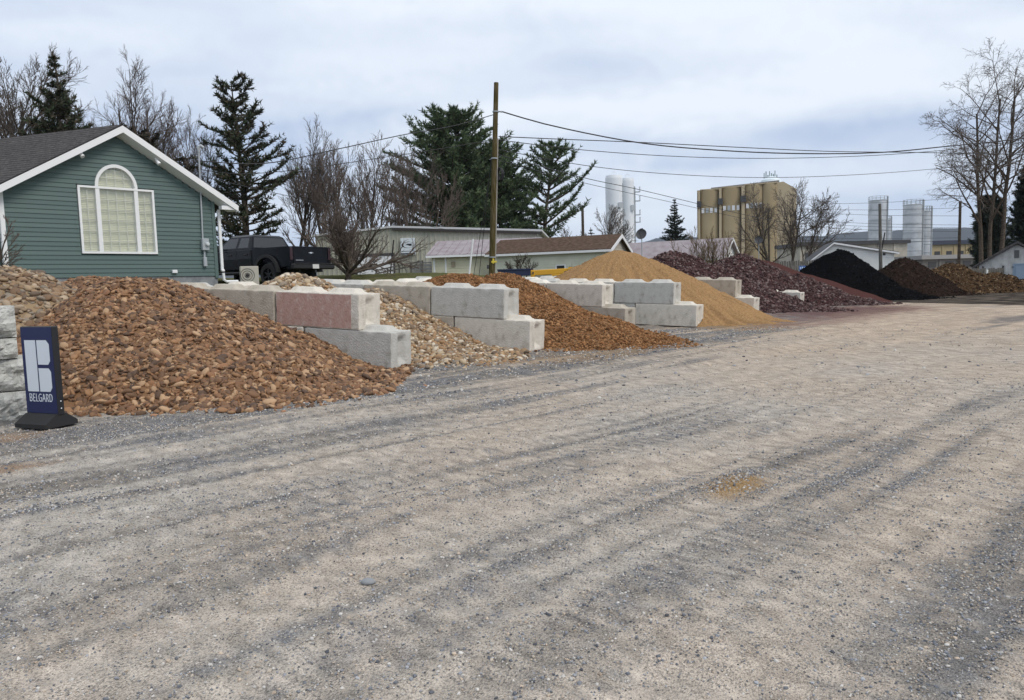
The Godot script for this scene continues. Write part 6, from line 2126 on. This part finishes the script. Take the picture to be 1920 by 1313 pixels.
func make_lines() -> void:
	var foot: Vector3 = Vector3(-0.731, 1.531, -30)
	var head: Vector3 = Vector3(-0.323, 9.178, -30)
	var p := pole("tall mossy wooden pole with no crossarm rising from behind the brown chips", foot, head, 0.13, 0.09, M.pole_wood)
	var at := func(t: float) -> Vector3: return (head - foot) * t
	var con := MB.new()
	con.rod(at.call(0.02) + Vector3(0.13, 0, 0.02), at.call(0.72) + Vector3(0.11, 0, 0.02), 0.028, 8)
	part("conduit", con, mat(0.30, 0.28, 0.25, 0.7), p)
	for t in [0.855, 0.62, 0.115]:
		var bd := MB.new()
		bd.tube(PackedVector3Array([at.call(t - 0.003), at.call(t + 0.003)]), PackedFloat32Array([0.16 - 0.04 * t, 0.16 - 0.04 * t]), 12)
		part("band", bd, M.grey_metal, p)
	var coil := MB.new()
	for i in 3:
		var pp := PackedVector3Array()
		var pr := PackedFloat32Array()
		for j in 17:
			var a := TAU * j / 16.0
			pp.append(at.call(0.54) + Vector3(0.2 + 0.04 * i + 0.10 * cos(a), 0.24 * sin(a) - 0.02 * i, 0.06 + 0.1 * cos(a)))
			pr.append(0.022)
		coil.tube(pp, pr, 5)
	part("cable_coil", coil, M.wire, p)
	var tagb := MB.new()
	tagb.cham(at.call(0.09) + Vector3(0.08, 0, 0.13), Vector3(0.22, 0.07, 0.05), 0.01)
	tagb.cham(at.call(0.09) + Vector3(0.05, 0.03, 0.13), Vector3(0.07, 0.2, 0.045), 0.01)
	part("yellow_marker", tagb, mat(0.65, 0.52, 0.06, 0.6), p)
	var jbx := MB.new()
	jbx.cham(at.call(0.065) + Vector3(-0.16, 0, 0.05), Vector3(0.09, 0.16, 0.1), 0.01)
	part("switch_box", jbx, M.steel_dark, p)
	var arm := MB.new()
	arm.rod(at.call(0.86) + Vector3(-0.02, 0, 0), at.call(0.855) + Vector3(0.26, -0.02, 0.02), 0.03, 6)
	part("cable_bracket", arm, M.grey_metal, p)
	# guy wires
	wire("guy wire running from the tall pole to the ground, upper one", [Vector3(-0.503, 6.999, -30), Vector3(-1.311, 1.419, -31)], 0.012, "guy wires of the tall pole")
	wire("guy wire running from the tall pole to the ground, lower one", [Vector3(-0.543, 6.382, -30), Vector3(-1.533, 1.425, -30.6)], 0.012, "guy wires of the tall pole")
	# cables to the right
	wire("thick black cable sagging away from the top bracket of the tall pole", [Vector3(-0.157, 8.075, -30), Vector3(1.921, 7.446, -30), Vector3(5.441, 6.896, -31), Vector3(8.977, 6.674, -32), Vector3(12.729, 6.608, -33), Vector3(16.693, 6.715, -34), Vector3(20.371, 7.074, -35), Vector3(24.73, 7.529, -36), Vector3(33.251, 8.663, -38)], 0.026)
	wire("black cable leaving the tall pole below the thick one", [Vector3(-0.29, 7.116, -30), Vector3(2.19, 7.133, -31), Vector3(5.792, 7.274, -33), Vector3(11.045, 7.257, -35), Vector3(15.828, 7.301, -37), Vector3(21.064, 7.447, -39), Vector3(28.195, 7.48, -41), Vector3(37.743, 7.376, -43)], 0.019)
	wire("thin cable under the two black cables from the tall pole", [Vector3(-0.356, 6.995, -30), Vector3(3.246, 7.027, -33), Vector3(7.826, 7.126, -36), Vector3(12.525, 7.223, -38), Vector3(17.676, 7.49, -40), Vector3(22.144, 7.759, -41), Vector3(29.546, 8.488, -43), Vector3(39.396, 9.635, -45)], 0.016)
	wire("lowest long cable crossing above the grain elevator to the tall bare tree", [Vector3(-0.346, 6.624, -30), Vector3(3.45, 6.516, -34), Vector3(7.986, 6.588, -38), Vector3(13.846, 6.795, -42), Vector3(19.899, 7.167, -45), Vector3(26.96, 7.793, -48), Vector3(36.847, 8.683, -50)], 0.015)
	wire("cable dropping from the tall pole past the white silos to the garage", [Vector3(-0.352, 6.418, -30), Vector3(3.692, 6.221, -36), Vector3(7.165, 6.187, -41), Vector3(13.455, 5.667, -48), Vector3(18.226, 5.281, -53), Vector3(23.181, 5.39, -60)], 0.017)
	wire("thin drop cable below the one that passes the white silos", [Vector3(-0.358, 6.212, -30), Vector3(3.638, 5.998, -36), Vector3(8.72, 5.821, -43), Vector3(13.389, 5.561, -49), Vector3(19.259, 5.188, -56)], 0.013)
	# cables to the left
	wire("service cable from the tall pole to the mast on the green house", [Vector3(-0.39, 7.979, -30), Vector3(-1.988, 7.368, -29), Vector3(-3.654, 6.691, -27), Vector3(-5.411, 5.925, -25), Vector3(-7.254, 5.181, -23), Vector3(-8.834, 5.112, -21.9)], 0.016)
	wire("thin phone cable from the tall pole towards the green house", [Vector3(-0.482, 6.998, -30), Vector3(-2.582, 6.424, -28.5), Vector3(-4.64, 5.803, -26.5), Vector3(-6.708, 5.198, -24.5), Vector3(-8.007, 4.856, -22.8), Vector3(-8.819, 4.871, -21.9)], 0.011)
	wire("slack cable from the roof edge of the house to the workshop", [Vector3(-8.831, 4.69, -21.9), Vector3(-8.795, 4.867, -26), Vector3(-7.958, 5.064, -34), Vector3(-5.435, 4.844, -42), Vector3(-1.206, 4.414, -50)], 0.011)
	# poles far right
	var p2 := pole("pale wooden pole with a hanging fitting beside the saltbox garage", Vector3(22.783, 0.587, -46), Vector3(22.635, 5.54, -46), 0.11, 0.08, M.old_wood)
	var ft := MB.new()
	ft.cham(Vector3(0.12, 1.9, 0.1), Vector3(0.12, 0.16, 0.14), 0.02)
	ft.rod(Vector3(0, 2.05, 0), Vector3(0.14, 3.2, 0.1), 0.035, 6)
	part("hanging_fitting", ft, M.dark, p2)
	pole("dark slim wooden pole beside the tall bare tree", Vector3(37.125, -0.088, -62), Vector3(37.116, 7.021, -62), 0.13, 0.10, M.bark)
	pole("short dark pole between the open pine and the white silos", Vector3(7.894, 1.734, -80), Vector3(7.87, 9.316, -80), 0.17, 0.14, M.bark)
	pole("slim pole against the grain elevator beside the forked bare tree", Vector3(24.238, 1.208, -70), Vector3(24.119, 7.508, -70), 0.10, 0.08, M.bark)
	var j := 0
	for w in [[383, 372], [392, 388], [396, 400], [418, 413], [425, 421], [434, 428], [452, 449], [458, 457]]:
		var a: Vector3 = [Vector3(25.022, 7.509, -66), Vector3(25.024, 7.095, -66), Vector3(25.026, 6.865, -66), Vector3(25.03, 6.173, -66), Vector3(25.032, 5.896, -66), Vector3(25.034, 5.619, -66), Vector3(24.572, 4.707, -66), Vector3(24.573, 4.429, -66)][j]
		var b: Vector3 = [Vector3(37.066, 7.238, -62), Vector3(37.087, 6.46, -62), Vector3(37.104, 5.811, -62), Vector3(37.123, 5.073, -62), Vector3(37.129, 4.856, -62), Vector3(37.136, 4.552, -62), Vector3(37.15, 4.029, -62), Vector3(37.157, 3.768, -62)][j]
		var mid := (a + b) * 0.5 - Vector3(0, 0.12, 0)
		wire("%s thin wire strung from the forked bare tree to the dark slim pole" % ["highest", "second highest", "third", "fourth", "fifth", "sixth", "seventh", "lowest"][j], [a, mid, b], 0.013, "thin wires over the works")
		j += 1

# ---------------------------------------------------------------- loose gravel
func make_gravel() -> void:
	var g := RandomNumberGenerator.new()
	g.seed = 5
	var tints := [[0.32, 0.33, 0.35], [0.20, 0.21, 0.23], [0.48, 0.46, 0.43], [0.11, 0.115, 0.13], [0.42, 0.37, 0.31], [0.46, 0.38, 0.30], [0.52, 0.50, 0.47], [0.25, 0.26, 0.285], [0.16, 0.17, 0.19]]
	var root := thing("crushed_gravel", "loose grey crushed stone strewn over the drive", "gravel")
	root.set_meta("kind", "stuff")
	for k in 3:
		var put := []
		# finer stone close by, coarser further on
		var zone: Array = [[-3.8, 3.2, -1.9, -5.2, 130000, 0.005], [-5.5, 6.5, -4.6, -9.5, 120000, 0.007], [-6.5, 11.0, -8.5, -20.0, 45000, 0.013]][k]
		for i in zone[4]:
			var x: float = g.randf_range(zone[0], zone[1])
			var z: float = g.randf_range(zone[3], zone[2])
			if behind(x, z) > 0.4 or absf(x) > -z * 0.78 + 0.6:
				continue
			var t := looseness(x, z)
			if g.randf() > [0.26, 0.16, 0.05][k] + 0.95 * t * t:
				continue
			var s: float = zone[5] * (0.55 + 0.5 * g.randf() + 1.5 * pow(g.randf(), 9.0))
			var b := Basis.from_euler(Vector3(g.randfn(0, 0.35), g.randf() * TAU, g.randfn(0, 0.35))).scaled_local(Vector3(s, s, s * g.randf_range(0.7, 1.2)))
			put.append([Transform3D(b, Vector3(x, gy(x, z) + ripple(x, z) + s * 0.15, z)), tint(g, tints)])
		var mm := MultiMesh.new()
		mm.transform_format = MultiMesh.TRANSFORM_3D
		mm.use_colors = true
		mm.mesh = stone_mesh(900 + k, 0.6, true)
		mm.instance_count = put.size()
		for i in put.size():
			mm.set_instance_transform(i, put[i][0])
			mm.set_instance_color(i, put[i][1])
		var o := MultiMeshInstance3D.new()
		o.name = "gravel"
		o.multimesh = mm
		o.material_override = M.chip
		root.add_child(o, true)
